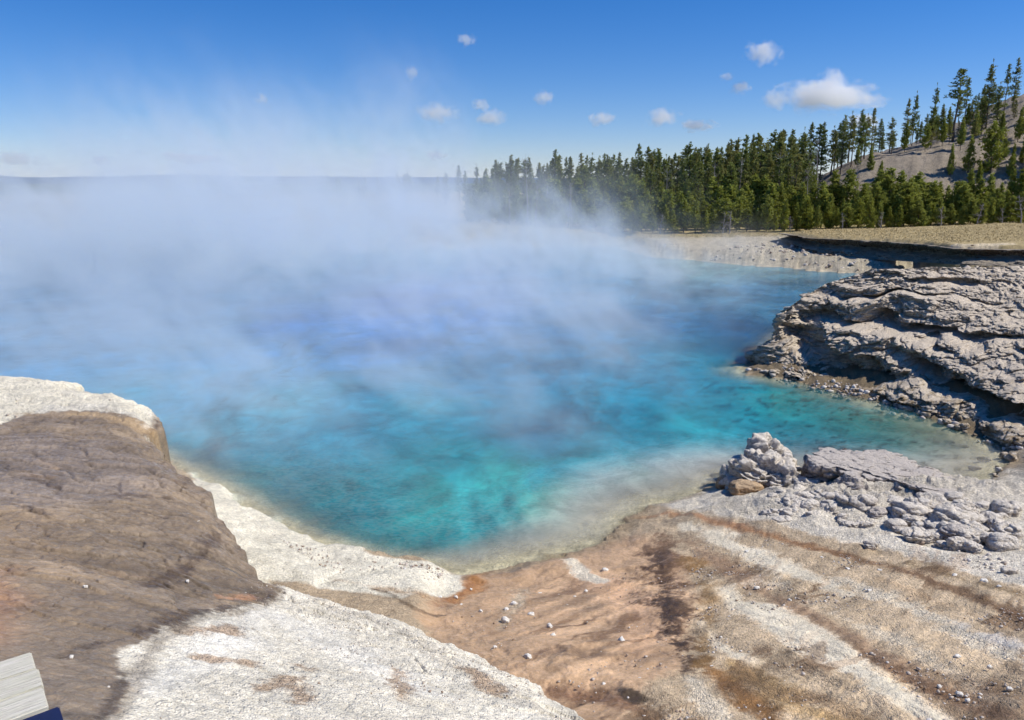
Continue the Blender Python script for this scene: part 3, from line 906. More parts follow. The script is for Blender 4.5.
def rock_mesh(name, loc, size, seed, mat_, sub=6, rough=.35, strata=.5, rot=0., flat=.0, parent=None, blocky=.5, tilt=0.):
    V, F = ICO[sub]
    V = V.copy()
    x, y, z = V.T
    # push towards a squarish block
    L = (np.abs(V) ** 4).sum(1) ** .25
    V = V * (1 - blocky) + (V / L[:, None]) * blocky
    d = fbm(x * 1.2 + seed, y * 1.2, z * 1.2, seed=seed, oct=3) * rough
    d += ridged(x * 2.6, y * 2.6 + seed, z * 4, seed=seed + 5, oct=4, gain=.6) * rough * .38
    d += np.tanh(vnoise(x * .8, y * .8 + seed, z * 5.5 * (1 + strata), seed=seed + 9) * 3) * .07 * strata * 2
    d += fbm(x * 9, y * 9, z * 9, seed=seed + 11, oct=3) * .05
    V = V * (1 + d)[:, None]
    V[:, 2] = np.where(V[:, 2] > 0, V[:, 2] * (1 - flat), V[:, 2])
    V = V * np.array(size)
    ct_, st_ = math.cos(tilt), math.sin(tilt)
    V = np.stack([V[:, 0] * ct_ - V[:, 2] * st_, V[:, 1], V[:, 0] * st_ + V[:, 2] * ct_], 1)
    c_, s_ = math.cos(rot), math.sin(rot)
    V = np.stack([V[:, 0] * c_ - V[:, 1] * s_, V[:, 0] * s_ + V[:, 1] * c_, V[:, 2]], 1)
    o = mesh_np(name, V, F, mat_, parent=parent)
    o.location = loc
    return o


def rock_at(name, px, py, wpx, hpx, seed, mat_, label, cat="rock", depth=1.0, sink=.35, group=None, **kw):
    """px,py is where its foot meets the ground; wpx/hpx its width and height as seen"""
    p = hit(px, py)
    d = math.hypot(p[1], CAM_H - p[2])
    w = wpx / FPX * d / 2; h = hpx / FPX * d
    o = rock_mesh(name, (p[0], p[1] + w * depth * .6, p[2] + h * .5 - h * sink * .5), (w, w * depth, h * .62), seed, mat_, **kw)
    tag(o, label, cat, group)
    return o


OR = rock_material("ochre_rock", srgb(176, 142, 104), srgb(130, 100, 72), srgb(200, 176, 144), scale=2)
def outcrop(name, cells, seed, mat_, label, cat="rock", cap=0, capslope=0.):
    """one craggy mass of bedrock grown from many welded lumps: cells = (px, py, width px, height px, depth ratio)"""
    parts = []
    org = hit(cells[0][0], cells[0][1])
    rng = np.random.default_rng(seed)
    for i, (px_, py_, wp, hp, dr, sb) in enumerate(cells):
        p = hit(px_, py_); d = math.hypot(p[1], CAM_H - p[2]); w = wp / FPX * d / 2; h = hp / FPX * d
        V, F = ICO[sb]
        q = V * np.array([w, w * dr, h * .8])
        q = q + np.array([p[0], p[1] + w * dr * .6, p[2] + h * .22])
        # block the shape out, then crack and layer it in world space so neighbours agree
        L = (np.abs(V) ** 5).sum(1) ** .2
        q = q + (V / L[:, None] - V) * np.array([w, w * dr, h * .8]) * .45
        x, y, z = q.T
        f = min(1.0, w / .8)
        e1, h1 = worley(x * 1.3, y * 1.3, z * 2.4, seed=seed + 20); e2, h2 = worley(x * 3.6, y * 3.6, z * 7, seed=seed + 30)
        n1 = np.abs(vnoise(x * 1.6, y * 1.6, z * 2.6, seed=seed)) + .55 * np.abs(vnoise(x * 3.6, y * 3.6, z * 6, seed=seed + 1)) + .3 * np.abs(vnoise(x * 8, y * 8, z * 12, seed=seed + 2))
        n2 = fbm(x * 14, y * 14, z * 18, seed=seed + 3, oct=3)
        st = np.tanh(vnoise(x * .5, y * .5, z * 7 + fbm(x, y, seed=seed + 6) * 2, seed=seed + 4) * 3)
        cr = -sstep(.12, .0, np.abs(vnoise(x * 2.2, y * 2.2, z * 1.0, seed=seed + 5)))
        off = ((n1 - .6) * .12 + n2 * .05 + st * .04 + (h1 - .5) * .38 + (h2 - .5) * .20 - .12 * sstep(.14, 0, e1) - .06 * sstep(.14, 0, e2)) * f
        q = q + V * off[:, None]
        if cap:
            zc = org[2] + cap + .05 * fbm(q[:, 0] * 1.2, q[:, 1] * 1.2, seed=seed + 40) + (q[:, 0] - org[0]) * capslope
            ex = np.maximum(q[:, 2] - zc, 0)
            q[:, 2] = np.where(ex > 0, zc + ex * .12, q[:, 2])
        parts.append((q - org, F))
    o = mesh_np(name, *join(parts), mat_, smooth=False)
    o.location = tuple(org)
    tag(o, label, cat)
    return o


random.seed(5)
KN = [(766, 490, 62, 26, .8, 6), (744, 488, 30, 24, .8, 5), (790, 492, 44, 18, .8, 5), (768, 476, 40, 34, .8, 5), (764, 470, 26, 36, .8, 5), (778, 470, 24, 24, .8, 5), (735, 484, 20, 22, .8, 5), (808, 494, 30, 14, .8, 5), (786, 480, 26, 22, .8, 5), (752, 494, 26, 12, .8, 5)]
outcrop("boulder", KN, 3, ROCK_PALE, "jagged pale boulder with rounded knob on top and dark left side, at the waterline")
LG = [(868, 488, 110, 30, .55, 6), (830, 486, 50, 34, .6, 6), (900, 494, 110, 26, .5, 6), (935, 500, 80, 18, .5, 6), (862, 480, 90, 30, .4, 6), (815, 482, 26, 24, .8, 5), (960, 504, 50, 12, .6, 5), (880, 500, 80, 14, .5, 5)]
outcrop("rock_ledge", LG, 22, ROCK_GREY, "long low grey-topped rock ledge with a white rim beside the shallow inlet", cap=.50, capslope=-.06)
RB = []
for i in range(150):
    t = random.random()
    px_ = 775 + t * 240; py_ = 500 + t * 22 + random.gauss(0, 1) * (9 + 8 * t) + 6
    w_ = random.uniform(7, 26) * (1 if random.random() < .8 else 1.5)
    RB.append((px_, py_, w_, w_ * random.uniform(.3, .55), .8, 3 if w_ < 14 else 5))
outcrop("rock_rubble", RB, 35, ROCK_PALE, "broken pale rubble crust with many dark gaps sloping down in front of the grey ledge")
for i, (a_, b_, w_, h_) in enumerate([]): pass
rock_at("rock", 724, 490, 15, 14, 31, OR, "small ochre stone beside the dark-sided rock at the waterline", depth=.8, sub=5, rough=.2, strata=.1, blocky=.2)
rock_at("rock", 748, 497, 34, 15, 37, OR, "low tan rock below the jagged boulder next to the ochre stone", depth=.7, sub=5, rough=.25, strata=.2, blocky=.3)
k = 0
for (px_, py_, w_, h_) in [(800, 498, 20, 10), (826, 502, 24, 11), (846, 510, 22, 9), (790, 506, 14, 8), (868, 506, 26, 10), (880, 520, 20, 10), (898, 512, 26, 11), (912, 526, 18, 9),
                           (930, 516, 30, 12), (944, 530, 22, 10), (962, 520, 22, 9), (958, 540, 28, 12), (980, 534, 18, 8), (925, 542, 16, 9), (900, 534, 14, 7), (998, 526, 16, 7), (985, 512, 20, 8),
                           (862, 522, 12, 6), (975, 552, 16, 8), (1000, 548, 14, 7)]:
    k += 1
    rock_at("rock", px_, py_, w_, h_, 40 + k, ROCK_PALE if k % 3 else ROCK_GREY, "knobbly pale rock among the rubble in front of the flat grey ledge", group="rocks in front of the flat grey ledge", depth=.8, sub=5, rough=.35, rot=k * 1.1)
# shoreline stones below the cliff and around the inlet
random.seed(9)
SL = [(752, 369), (775, 374), (800, 381), (835, 391), (870, 400), (905, 410), (940, 422), (975, 436), (1004, 451), (1012, 462), (1000, 474), (988, 484)]
for i in range(46):
    t = random.random() * (len(SL) - 1.001); a_, b_ = SL[int(t)], SL[int(t) + 1]; f_ = t - int(t)
    px_ = a_[0] * (1 - f_) + b_[0] * f_ + random.gauss(0, 3); py_ = a_[1] * (1 - f_) + b_[1] * f_ - abs(random.gauss(0, 3)) + 1
    w_ = random.choice([3, 4, 4, 5, 6, 8, 10]) * random.uniform(.8, 1.2)
    rock_at("rock", px_, py_, w_, w_ * random.uniform(.35, .6), 70 + i, ROCK if i % 3 else ROCK_PALE, "small rock lying on the shoreline at the foot of the cliff", group="rocks along the cliff shoreline", depth=.9, sub=3, rough=.45, rot=i, blocky=.7)
for (px_, py_, w_) in [(960, 448, 16), (985, 461, 12), (975, 470, 11), (950, 444, 10)]:
    k += 1
    rock_at("rock", px_, py_, w_, 4, 70 + k, ROCK, "thin dark stone breaking the surface of the shallow inlet", group="stones in the shallow inlet", depth=.35, sub=3, rough=.3, rot=-.3)

WHITE = rock_material("white_stone", srgb(228, 222, 210), srgb(200, 188, 170), srgb(238, 234, 226), scale=6)
for i, (px_, py_, w_) in enumerate([(605, 571, 8), (622, 642, 9), (531, 616, 8), (550, 628, 8), (553, 637, 8), (528, 659, 10), (514, 606, 9), (505, 622, 10), (508, 598, 8), (456, 598, 5), (461, 606, 5), (440, 598, 5), (471, 590, 4), (540, 594, 4),
                                    (481, 612, 5), (495, 648, 5), (541, 654, 4), (604, 685, 5), (640, 680, 5), (586, 592, 5), (575, 598, 5), (559, 596, 4), (506, 611, 7), (747, 553, 6), (757, 589, 7), (822, 559, 6), (958, 658, 8), (905, 636, 6),
                                    (985, 583, 9), (1000, 588, 7), (955, 577, 7), (880, 572, 6), (912, 562, 6), (960, 696, 8), (968, 702, 7), (1010, 690, 7), (940, 688, 6), (870, 592, 6), (848, 570, 6), (990, 668, 6), (790, 601, 5), (712, 668, 5), (905, 690, 6), (930, 722, 7)]):
    on_fan = px_ > 690
    rock_at("stone", px_, py_, w_ * .7, w_ * .36, 120 + i, WHITE, "small pale stone resting on the streaked gravel fan" if on_fan else "small white stone lying on the wet brown stream bed", "stone",
            group="stones on the gravel fan" if on_fan else "stones on the wet stream bed", depth=.8, sub=3, rough=.5, rot=i * 1.7, sink=.5, blocky=.7)
for i, (px_, py_, w_) in enumerate([(85, 588, 6), (71, 658, 6), (198, 522, 4), (187, 582, 5), (108, 688, 4)]):
    rock_at("stone", px_, py_, w_ * .7, w_ * .36, 190 + i, WHITE, "small pale stone on the dark brown crust of the shelf", "stone", group="stones on the brown shelf", depth=.8, sub=3, rough=.5, rot=i * 1.7, sink=.5, blocky=.7)


# ------------------------------------------------------------------ loose gravel (uncountable)
def build_gravel():
    protoV, protoF = ICO[2]
    from_ico = None
    import bmesh
    bm = bmesh.new(); bmesh.ops.create_icosphere(bm, subdivisions=1, radius=1)
    V0 = np.array([v.co[:] for v in bm.verts]); F0 = np.array([[v.index for v in f.verts] for f in bm.faces]); bm.free()
    pts = []

    def scatter(poly, n, smin, smax, dens=None):
        W = hits(poly)
        P = np.array(W)[:, :2]
        lo, hi = P.min(0), P.max(0)
        q = RNG.uniform(lo, hi, (n * 6, 2))
        ins = sdf_poly(P, q[:, 0], q[:, 1]) < 0
        q = q[ins]
        nn = fbm(q[:, 0] * 1.1, q[:, 1] * 1.1, seed=400, oct=3)
        q = q[nn + RNG.uniform(-.4, .4, len(q)) > 0][:n]
        s = smin + (smax - smin) * RNG.random(len(q)) ** 4
        pts.append(np.c_[q, s])
    scatter([(690, 520), (1024, 590), (1150, 650), (1150, 740), (650, 740), (700, 650)], 6500, .006, .030)
    scatter([(760, 495), (1060, 480), (1150, 560), (1024, 585), (850, 530)], 4200, .012, .06)
    scatter([(440, 590), (690, 560), (690, 720), (600, 720), (440, 620)], 420, .008, .03)
    scatter([(900, 400), (1024, 330), (1150, 330), (1200, 480), (1020, 460)], 10, .03, .10)
    scatter([(300, 590), (430, 625), (590, 722), (60, 730), (180, 640)], 2600, .004, .014)
    scatter([(220, 500), (300, 545), (450, 575), (430, 600), (330, 570)], 900, .008, .04)
    scatter([(0, 376), (80, 380), (150, 400), (150, 420), (0, 420)], 300, .01, .05)
    scatter([(745, 371), (765, 362), (800, 372), (870, 388), (960, 415), (1030, 430), (1060, 470), (1000, 450), (930, 424), (860, 404), (800, 388)], 1500, .03, .14)
    scatter([(700, 262), (790, 266), (860, 271), (960, 274), (1000, 262), (900, 258), (820, 252), (780, 240)], 1100, .05, .24)
    P = np.concatenate(pts)
    z = height(P[:, 0], P[:, 1])
    n = len(P)
    sc = P[:, 2][:, None] * RNG.uniform(.6, 1.2, (n, 3)); sc[:, 2] *= .7
    ang = RNG.uniform(0, 6.28, n)
    V = V0[None] * (1 + RNG.uniform(-.3, .3, (n, len(V0), 1)))
    V = V * sc[:, None, :]
    c, s = np.cos(ang)[:, None], np.sin(ang)[:, None]
    V = np.stack([V[..., 0] * c - V[..., 1] * s, V[..., 0] * s + V[..., 1] * c, V[..., 2]], -1)
    V += np.c_[P[:, :2], z + sc[:, 2] * .3][:, None, :]
    F = (F0[None] + (np.arange(n) * len(V0))[:, None, None]).reshape(-1, 3)
    m, nt, out = mat("gravel_chips")
    nn = N(nt)
    g = nn.new("ShaderNodeAttribute", attribute_name="Tint").outputs["Fac"]
    col = nn.mix(g, srgb(140, 116, 94), srgb(214, 206, 196))
    b = nn.bsdf(col, .9, .2); nn.link(b.outputs[0], out.inputs[0])
    o = mesh_np("gravel", V.reshape(-1, 3), F, m, smooth=False)
    set_f(o.data, "Tint", np.repeat(np.clip(RNG.normal(.6, .3, n), 0, 1), len(V0)))
    tag(o, "loose pale gravel chips strewn over the sinter fan and slab", "gravel", kind="stuff")


build_gravel()

# ------------------------------------------------------------------ trees
def foliage_material(name, c1, c2, c3):
    m, nt, out = mat(name)
    n = N(nt)
    oi = n.new("ShaderNodeObjectInfo").outputs["Random"]
    t = n.new("ShaderNodeAttribute", attribute_name="Tint").outputs["Fac"]
    geo = n.new("ShaderNodeNewGeometry").outputs["Position"]
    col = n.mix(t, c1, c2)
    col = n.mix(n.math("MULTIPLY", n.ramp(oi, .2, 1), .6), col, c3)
    k = n.ramp(n.noise(geo, .8, 3, .6), .3, .7, .75, 1.25)
    comb = n.new("ShaderNodeCombineColor")
    for i in range(3): n.link(k, comb.inputs[i])
    col = n.mix(1.0, col, comb.outputs[0], "MULTIPLY")
    b = n.bsdf(col, .7, .25)
    tl = n.new("ShaderNodeBsdfTranslucent"); n.link(col, tl.inputs[0])
    mx = n.new("ShaderNodeMixShader"); mx.inputs[0].default_value = .35
    n.link(b.outputs[0], mx.inputs[1]); n.link(tl.outputs[0], mx.inputs[2])
    n.link(mx.outputs[0], out.inputs[0])
    return m


def bark_material(name, c1, c2):
    m, nt, out = mat(name)
    n = N(nt)
    geo = n.new("ShaderNodeNewGeometry").outputs["Position"]
    a = n.noise(n.mapping(geo, (6, 6, 1.2)), 3, 5, .6)
    b = n.bsdf(n.mix(a, c1, c2), .9, .2, n.bump(a, .03))
    n.link(b.outputs[0], out.inputs[0])
    return m


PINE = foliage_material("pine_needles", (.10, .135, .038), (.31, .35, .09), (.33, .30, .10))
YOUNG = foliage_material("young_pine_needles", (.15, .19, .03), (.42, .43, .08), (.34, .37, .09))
BARK = bark_material("pine_bark", (.08, .06, .045), (.22, .17, .13))
DEAD = bark_material("dead_wood", (.20, .18, .17), (.42, .39, .37))


def tube(P, R, nseg=6):
    P = np.array(P, float); n = len(P)
    T = np.gradient(P, axis=0); T /= np.linalg.norm(T, axis=1, keepdims=True) + 1e-9
    A = np.cross(T, np.array([.3, .9, .1])); A /= np.linalg.norm(A, axis=1, keepdims=True) + 1e-9
    Bn = np.cross(T, A)
    th = np.linspace(0, 2 * math.pi, nseg, endpoint=False)
    V = P[:, None] + np.array(R)[:, None, None] * (A[:, None] * np.cos(th)[None, :, None] + Bn[:, None] * np.sin(th)[None, :, None])
    F = []
    for i in range(n - 1):
        for j in range(nseg):
            F.append((i * nseg + j, i * nseg + (j + 1) % nseg, (i + 1) * nseg + (j + 1) % nseg, (i + 1) * nseg + j))
    return V.reshape(-1, 3), np.array(F)


def make_pine(name, seed, H=10., base=.25, wid=1.3, dens=1.0, needles=PINE, lean=.0, taper=.75, leaf=.22, gap=.3, bush=False):
    """unit pine of height H, crown from base*H up, half width wid"""
    rng = np.random.default_rng(seed)
    root = bpy.data.objects.new(name, None); COL.objects.link(root)
    root.empty_display_size = .5
    zz = np.linspace(-.3, H * .98, 12)
    bend = np.c_[np.cumsum(rng.normal(0, .03, 12)) + lean * zz / H, np.cumsum(rng.normal(0, .03, 12)), zz]
    Rr = (.018 * H + .02) * (1 - zz.clip(0) / H * .93) * .62
    tparts = [tube(bend, Rr, 6)]
    tips = []; quads = []; tint = []
    nb = int(H * 9 * dens)
    for i in range(nb):
        f = rng.random() ** .85
        h = H * (base + (1 - base) * f)
        if vnoise(np.array([h * .9]), np.array([seed * 3.1]), seed=seed)[0] < -1 + gap * 1.2: continue
        prof = (1 - f) ** taper * (.55 + .45 * min(1, f / .18)) + .06
        ln = wid * prof * rng.uniform(.55, 1.15)
        az = rng.uniform(0, 2 * math.pi)
        up = rng.uniform(-.25, .35) + (.5 * f if not bush else .5)
        c = np.array([np.interp(h, zz, bend[:, 0]), np.interp(h, zz, bend[:, 1]), h])
        d = np.array([math.cos(az), math.sin(az), up])
        e = c + d * ln
        mid = c + d * ln * .5 + np.array([0, 0, -.06 * ln])
        tparts.append(tube([c, mid, e], [.012 * H * .22 + .008, .014, .006], 3))
        m_ = max(3, int(ln * 13 * dens))
        for k in range(m_):
            q = rng.uniform(.25, 1.05)
            ctr = c * (1 - q) + e * q + rng.normal(0, .09 * (1 + ln * .4), 3)
            for _ in range(3):
                dd = d * .6 + rng.normal(0, .65, 3); dd[2] += .25; dd /= np.linalg.norm(dd)
                sd = np.cross(dd, rng.normal(0, 1, 3)); sd /= np.linalg.norm(sd) + 1e-6
                L = leaf * rng.uniform(.7, 1.4); w = L * .32
                a = ctr - dd * L * .3
                quads.append([a - sd * w, a + sd * w, ctr + dd * L])
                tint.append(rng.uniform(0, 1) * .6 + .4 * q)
    # leader
    for k in range(16):
        ctr = np.array([bend[-1, 0], bend[-1, 1], H * (.95 + .06 * rng.random())]) + rng.normal(0, .05, 3)
        dd = np.array([rng.normal(0, .4), rng.normal(0, .4), 1.]); dd /= np.linalg.norm(dd)
        sd = np.cross(dd, rng.normal(0, 1, 3)); sd /= np.linalg.norm(sd)
        quads.append([ctr - sd * .05, ctr + sd * .05, ctr + dd * leaf * 1.3]); tint.append(.8)
    Q = np.array(quads)
    tV, tF = join(tparts)
    mesh_np("trunk", tV, tF, BARK, parent=root)
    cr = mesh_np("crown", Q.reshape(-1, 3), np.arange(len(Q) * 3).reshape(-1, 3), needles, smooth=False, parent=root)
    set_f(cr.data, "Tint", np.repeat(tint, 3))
    root["_h"] = H
    return root


def copy_tree(r):
    c = r.copy(); COL.objects.link(c)
    for ch in list(r.children):
        d = ch.copy(); COL.objects.link(d); d.parent = c
    return c


class Kind:
    def __init__(s, protos): s.p = protos; s.used = [False] * len(protos)

    def place(s, i, x, y, h, label, cat, group=None, wide=1.0, z=None):
        i %= len(s.p); pr = s.p[i]
        o = pr if not s.used[i] else copy_tree(pr)
        s.used[i] = True
        if "group" in o: del o["group"]
        H = pr["_h"]
        zz = float(height(np.array([x]), np.array([y]))[0]) if z is None else z
        o.location = (x, y, zz - .05)
        k = h / H
        o.scale = (k * wide, k * wide, k)
        o.rotation_euler = (0, 0, random.uniform(0, 6.28))
        tag(o, label, cat, group)
        return o


pines = Kind([make_pine("pine_tree", 1, 12, .30, 1.35, 1.0), make_pine("pine_tree", 2, 12, .18, 1.5, 1.0), make_pine("pine_tree", 3, 12, .42, 1.2, .9, gap=.5),
              make_pine("pine_tree", 4, 12, .22, 1.7, 1.05, taper=.6), make_pine("pine_tree", 5, 12, .12, 1.6, 1.0), make_pine("pine_tree", 6, 12, .5, 1.3, .8, gap=.6, taper=.5)])
young = Kind([make_pine("young_pine", 11, 5, .02, 1.15, 2.0, YOUNG, taper=.85, leaf=.2, gap=.1, bush=True), make_pine("young_pine", 12, 5, .02, .95, 2.0, YOUNG, taper=1.0, leaf=.2, gap=.1, bush=True),
              make_pine("young_pine", 13, 5, .02, 1.5, 1.7, YOUNG, taper=.6, leaf=.2, gap=.2, bush=True)])

# skyline of the forest in the photograph: (px, py of the tops)
SKY = [(440, 168), (470, 163), (500, 160), (530, 156), (560, 152), (590, 151), (620, 150), (645, 148), (665, 152), (690, 142), (720, 138), (745, 136), (770, 126), (790, 122), (812, 116), (835, 108), (850, 102), (866, 112), (880, 116)]
sx_, sy_ = zip(*SKY)


def ztop(px, py, y):
    d = ray(px, py)
    return CAM_H + d[2] / d[1] * y


FL = {0: "dark green pine in the dense forest behind the pool", }
cnt = 0
for row, (yd, n, drop, spread) in enumerate([(118, 60, 20, 12), (128, 62, 9, 14), (140, 64, 1, 14), (152, 40, -1, 14)]):
    for i in range(n):
        t = (i + random.random() * .9) / n
        px_ = 478 + t * (872 - 478) if row < 3 else 440 + t * 330
        # the wood stands farther off towards its left end
        far_k = 1 + .55 * sstep(700, 470, px_)
        y_ = yd * far_k + random.uniform(-5, 5)
        x_ = (px_ - 512) / FPX * y_ * 1.024
        top = np.interp(px_, sx_, sy_) + drop + abs(random.gauss(0, 1)) * spread * .55 - (5 if random.random() < .12 else 0)
        zg = float(height(np.array([x_]), np.array([y_]))[0])
        h = ztop(px_, top, y_) - zg
        if h < 3 or (px_ > 800 and y_ < 128): continue
        pines.place(random.choice([0, 1, 3, 4, 1, 4, 3, 0, 2]), x_, y_, h, "dark green pine in the dense forest behind the pool", "pine tree", "pines of the dense forest", wide=random.uniform(.95, 1.5), z=zg)
        cnt += 1

# trees standing on the bare hill: (px, y of the top, base y, depth, proto, width, label)
HILL = [(891, 90, 148, 118, 1, .8, "slim dark pine at the forest's edge where the bare hill begins"),
        (909, 82, 150, 118, 1, .75, "slender pine just left of the airy broad-topped pine on the hill"),
        (929, 70, 145, 118, 5, 1.6, "airy broad-topped pine with bare lower trunk on the hill crest"),
        (938, 78, 142, 122, 2, 1.0, "thin pine close behind the airy broad-topped one"),
        (959, 58, 136, 118, 1, 1.0, "tall dense dark pine on the crest of the bare hill"),
        (974, 64, 132, 122, 2, .9, "sparse leaning pine between the tall dense pine and the thin high-crowned pine"),
        (997, 51, 122, 118, 2, .75, "thin pine with a high narrow crown and long bare trunk on the hill"),
        (1016, 37, 105, 118, 2, 1.0, "tallest pine on the hill, loose crown, by the right edge"),
        (1012, 80, 130, 112, 1, 1.3, "dense pine standing in front of the tallest hill pine"),
        (917, 104, 142, 124, 4, 1.1, "short bushy pine on the hill crest below the airy pine"),
        (944, 100, 138, 124, 4, .9, "short pine left of the tall dense pine on the crest"),
        (985, 100, 128, 124, 4, 1.3, "rounded short pine on the upper hillside"),
        (1032, 70, 120, 116, 1, 1.0, "pine at the far right of the hill crest")]
for (px_, ty, by, dd, pr, wd, lb) in HILL:
    p = hit(px_, by)
    y_ = p[1] if p[1] < 165 else dd + 24; x_ = (px_ - 512) / FPX * y_ * 1.02
    zg = float(height(np.array([x_]), np.array([y_]))[0])
    h = max(ztop(px_, ty, y_) - zg, 2)
    pines.place(pr, x_, y_, h, lb, "pine tree", wide=wd, z=zg)
random.seed(17)
for i in range(46):
    px_ = random.uniform(845, 1045); y_ = random.uniform(130, 172)
    x_ = px_w = (px_ - 512) / FPX * y_ * 1.02
    zg = float(height(np.array([x_]), np.array([y_]))[0])
    h = random.choice([2.5, 3.5, 4, 5, 6, 8])
    pines.place(random.choice([0, 1, 3, 4]), x_, y_, h, "small dark pine among others along the crest of the bare hill", "pine tree", "pines along the hill crest", wide=random.uniform(1.0, 1.5), z=zg)
random.seed(21)
HY = [(857, 168, 20), (870, 172, 24), (905, 150, 26), (925, 150, 24), (942, 146, 26), (960, 150, 30), (975, 140, 26), (990, 176, 50), (950, 176, 30), (968, 172, 34), (1010, 180, 34), (1000, 140, 26), (1018, 140, 30), (948, 133, 24),
      (880, 140, 22), (898, 138, 26), (966, 128, 22), (984, 118, 20), (935, 138, 20), (1030, 150, 40), (1040, 175, 50), (880, 182, 20), (1004, 160, 20), (1022, 165, 24), (1035, 190, 30), (978, 186, 24)]
for (px_, by, hp) in HY:
    p = hit(px_, by)
    if p[1] > 170: continue
    h = hp / FPX * p[1]
    o = young.place(random.randrange(3), p[0], p[1], h, "short bright green pine scattered on the bare gravel hillside", "pine tree", "small pines on the bare hillside", wide=random.uniform(.7, 1.0))

# thicket of young pines along the plateau
random.seed(33)
n = 180
for i in range(n):
    row = i % 3
    t = (i + random.random()) / n
    px_ = 470 + t * (1060 - 470)
    y_ = [106, 110, 115][row] + random.uniform(-1.2, 1.2)
    if px_ < 640: y_ *= 1 + .25 * (640 - px_) / 170
    x_ = (px_ - 512) / FPX * y_ * 1.024
    zg = float(height(np.array([x_]), np.array([y_]))[0])
    h = [3.6, 4.8, 5.8][row] * random.uniform(.75, 1.25)
    young.place(random.randrange(3), x_, y_, h, "bushy yellow-green young pine in the thicket at the forest foot", "pine tree", "young pines of the thicket", wide=random.uniform(.85, 1.6), z=zg)

# pines far off beyond the steam on the left
for i in range(34):
    px_ = random.choice([random.uniform(-20, 30), random.uniform(235, 270), random.uniform(325, 372), random.uniform(372, 455), random.uniform(100, 230)])
    y_ = random.uniform(250, 330); x_ = (px_ - 512) / FPX * y_ * 1.024
    zg = float(height(np.array([x_]), np.array([y_]))[0])
    h = ztop(px_, random.uniform(172, 181), y_) - zg
    pines.place(random.choice([1, 4, 3]), x_, y_, h, "distant pine half lost in the steam beyond the far shore", "pine tree", "distant pines beyond the steam", wide=random.uniform(1, 1.4), z=zg)


# dead saplings and snags
def dead_tree(seed, h, nb=16):
    rng = np.random.default_rng(seed)
    root = bpy.data.objects.new("dead_tree", None); COL.objects.link(root)
    P = np.c_[np.cumsum(rng.normal(0, .05, 9)) * h * .3 + np.linspace(0, .12 * h, 9), np.cumsum(rng.normal(0, .03, 9)), np.linspace(-.2, h, 9)]
    mesh_np("trunk", *tube(P, np.linspace(.02 * h + .03, .015, 9), 6), DEAD, parent=root)
    parts = []
    for i in range(nb):
        k = rng.integers(2, 8); c = P[k]
        az = rng.uniform(0, 6.28); L = h * rng.uniform(.15, .4) * (1 - k / 12)
        d = np.array([math.cos(az), math.sin(az), rng.uniform(.2, 1.1)])
        e = c + d * L
        parts.append(tube([c, c + d * L * .5 + rng.normal(0, .05, 3), e], [.03, .02, .008], 4))
        for _ in range(2):
            parts.append(tube([c + d * L * .5, c + d * L * .5 + rng.normal(0, .25, 3) * L, c + d * L * .6 + rng.normal(0, .5, 3) * L], [.016, .01, .005], 3))
    mesh_np("branches", *join(parts), DEAD, parent=root)
    return root


deads = [dead_tree(61, 3.2), dead_tree(62, 3.0), dead_tree(63, 3.4)]
for i, (px_, by, h, y_) in enumerate([(716, 232, 2.8, 104.5), (722, 232, 3.2, 104), (1004, 234, 3.4, 103), (1012, 233, 2.8, 104), (868, 234, 2.6, 104.5), (960, 233, 3.0, 104.2), (985, 233, 2.4, 104), (780, 233, 2.2, 105), (925, 234, 2.8, 104), (655, 232, 2.6, 105), (1022, 228, 3.6, 106), (832, 232, 2.2, 105)]):
    o = deads[i] if i < 3 else copy_tree(deads[i % 3])
    x_ = (px_ - 512) / FPX * y_ * 1.024
    o.location = (x_, y_, float(height(np.array([x_]), np.array([y_]))[0])); o.rotation_euler = (0, 0, i * 1.3); s_ = h / 3.2; o.scale = (s_, s_, s_)
    tag(o, "bare grey dead sapling standing against the thicket of young pines", "dead tree", "dead saplings along the thicket")

random.seed(77)
snag = dead_tree(91, 10, 26)
for i in range(18):
    px_ = random.uniform(500, 860); y_ = random.uniform(112, 124); x_ = (px_ - 512) / FPX * y_ * 1.024
    o = snag if i == 0 else copy_tree(snag)
    o.location = (x_, y_, float(height(np.array([x_]), np.array([y_]))[0])); o.rotation_euler = (0, 0, i * 2.1)
    s_ = random.uniform(.6, 1.05); o.scale = (s_ * .6, s_ * .6, s_)
    tag(o, "tall bare grey snag standing among the pines of the forest", "dead tree", "grey snags in the forest")

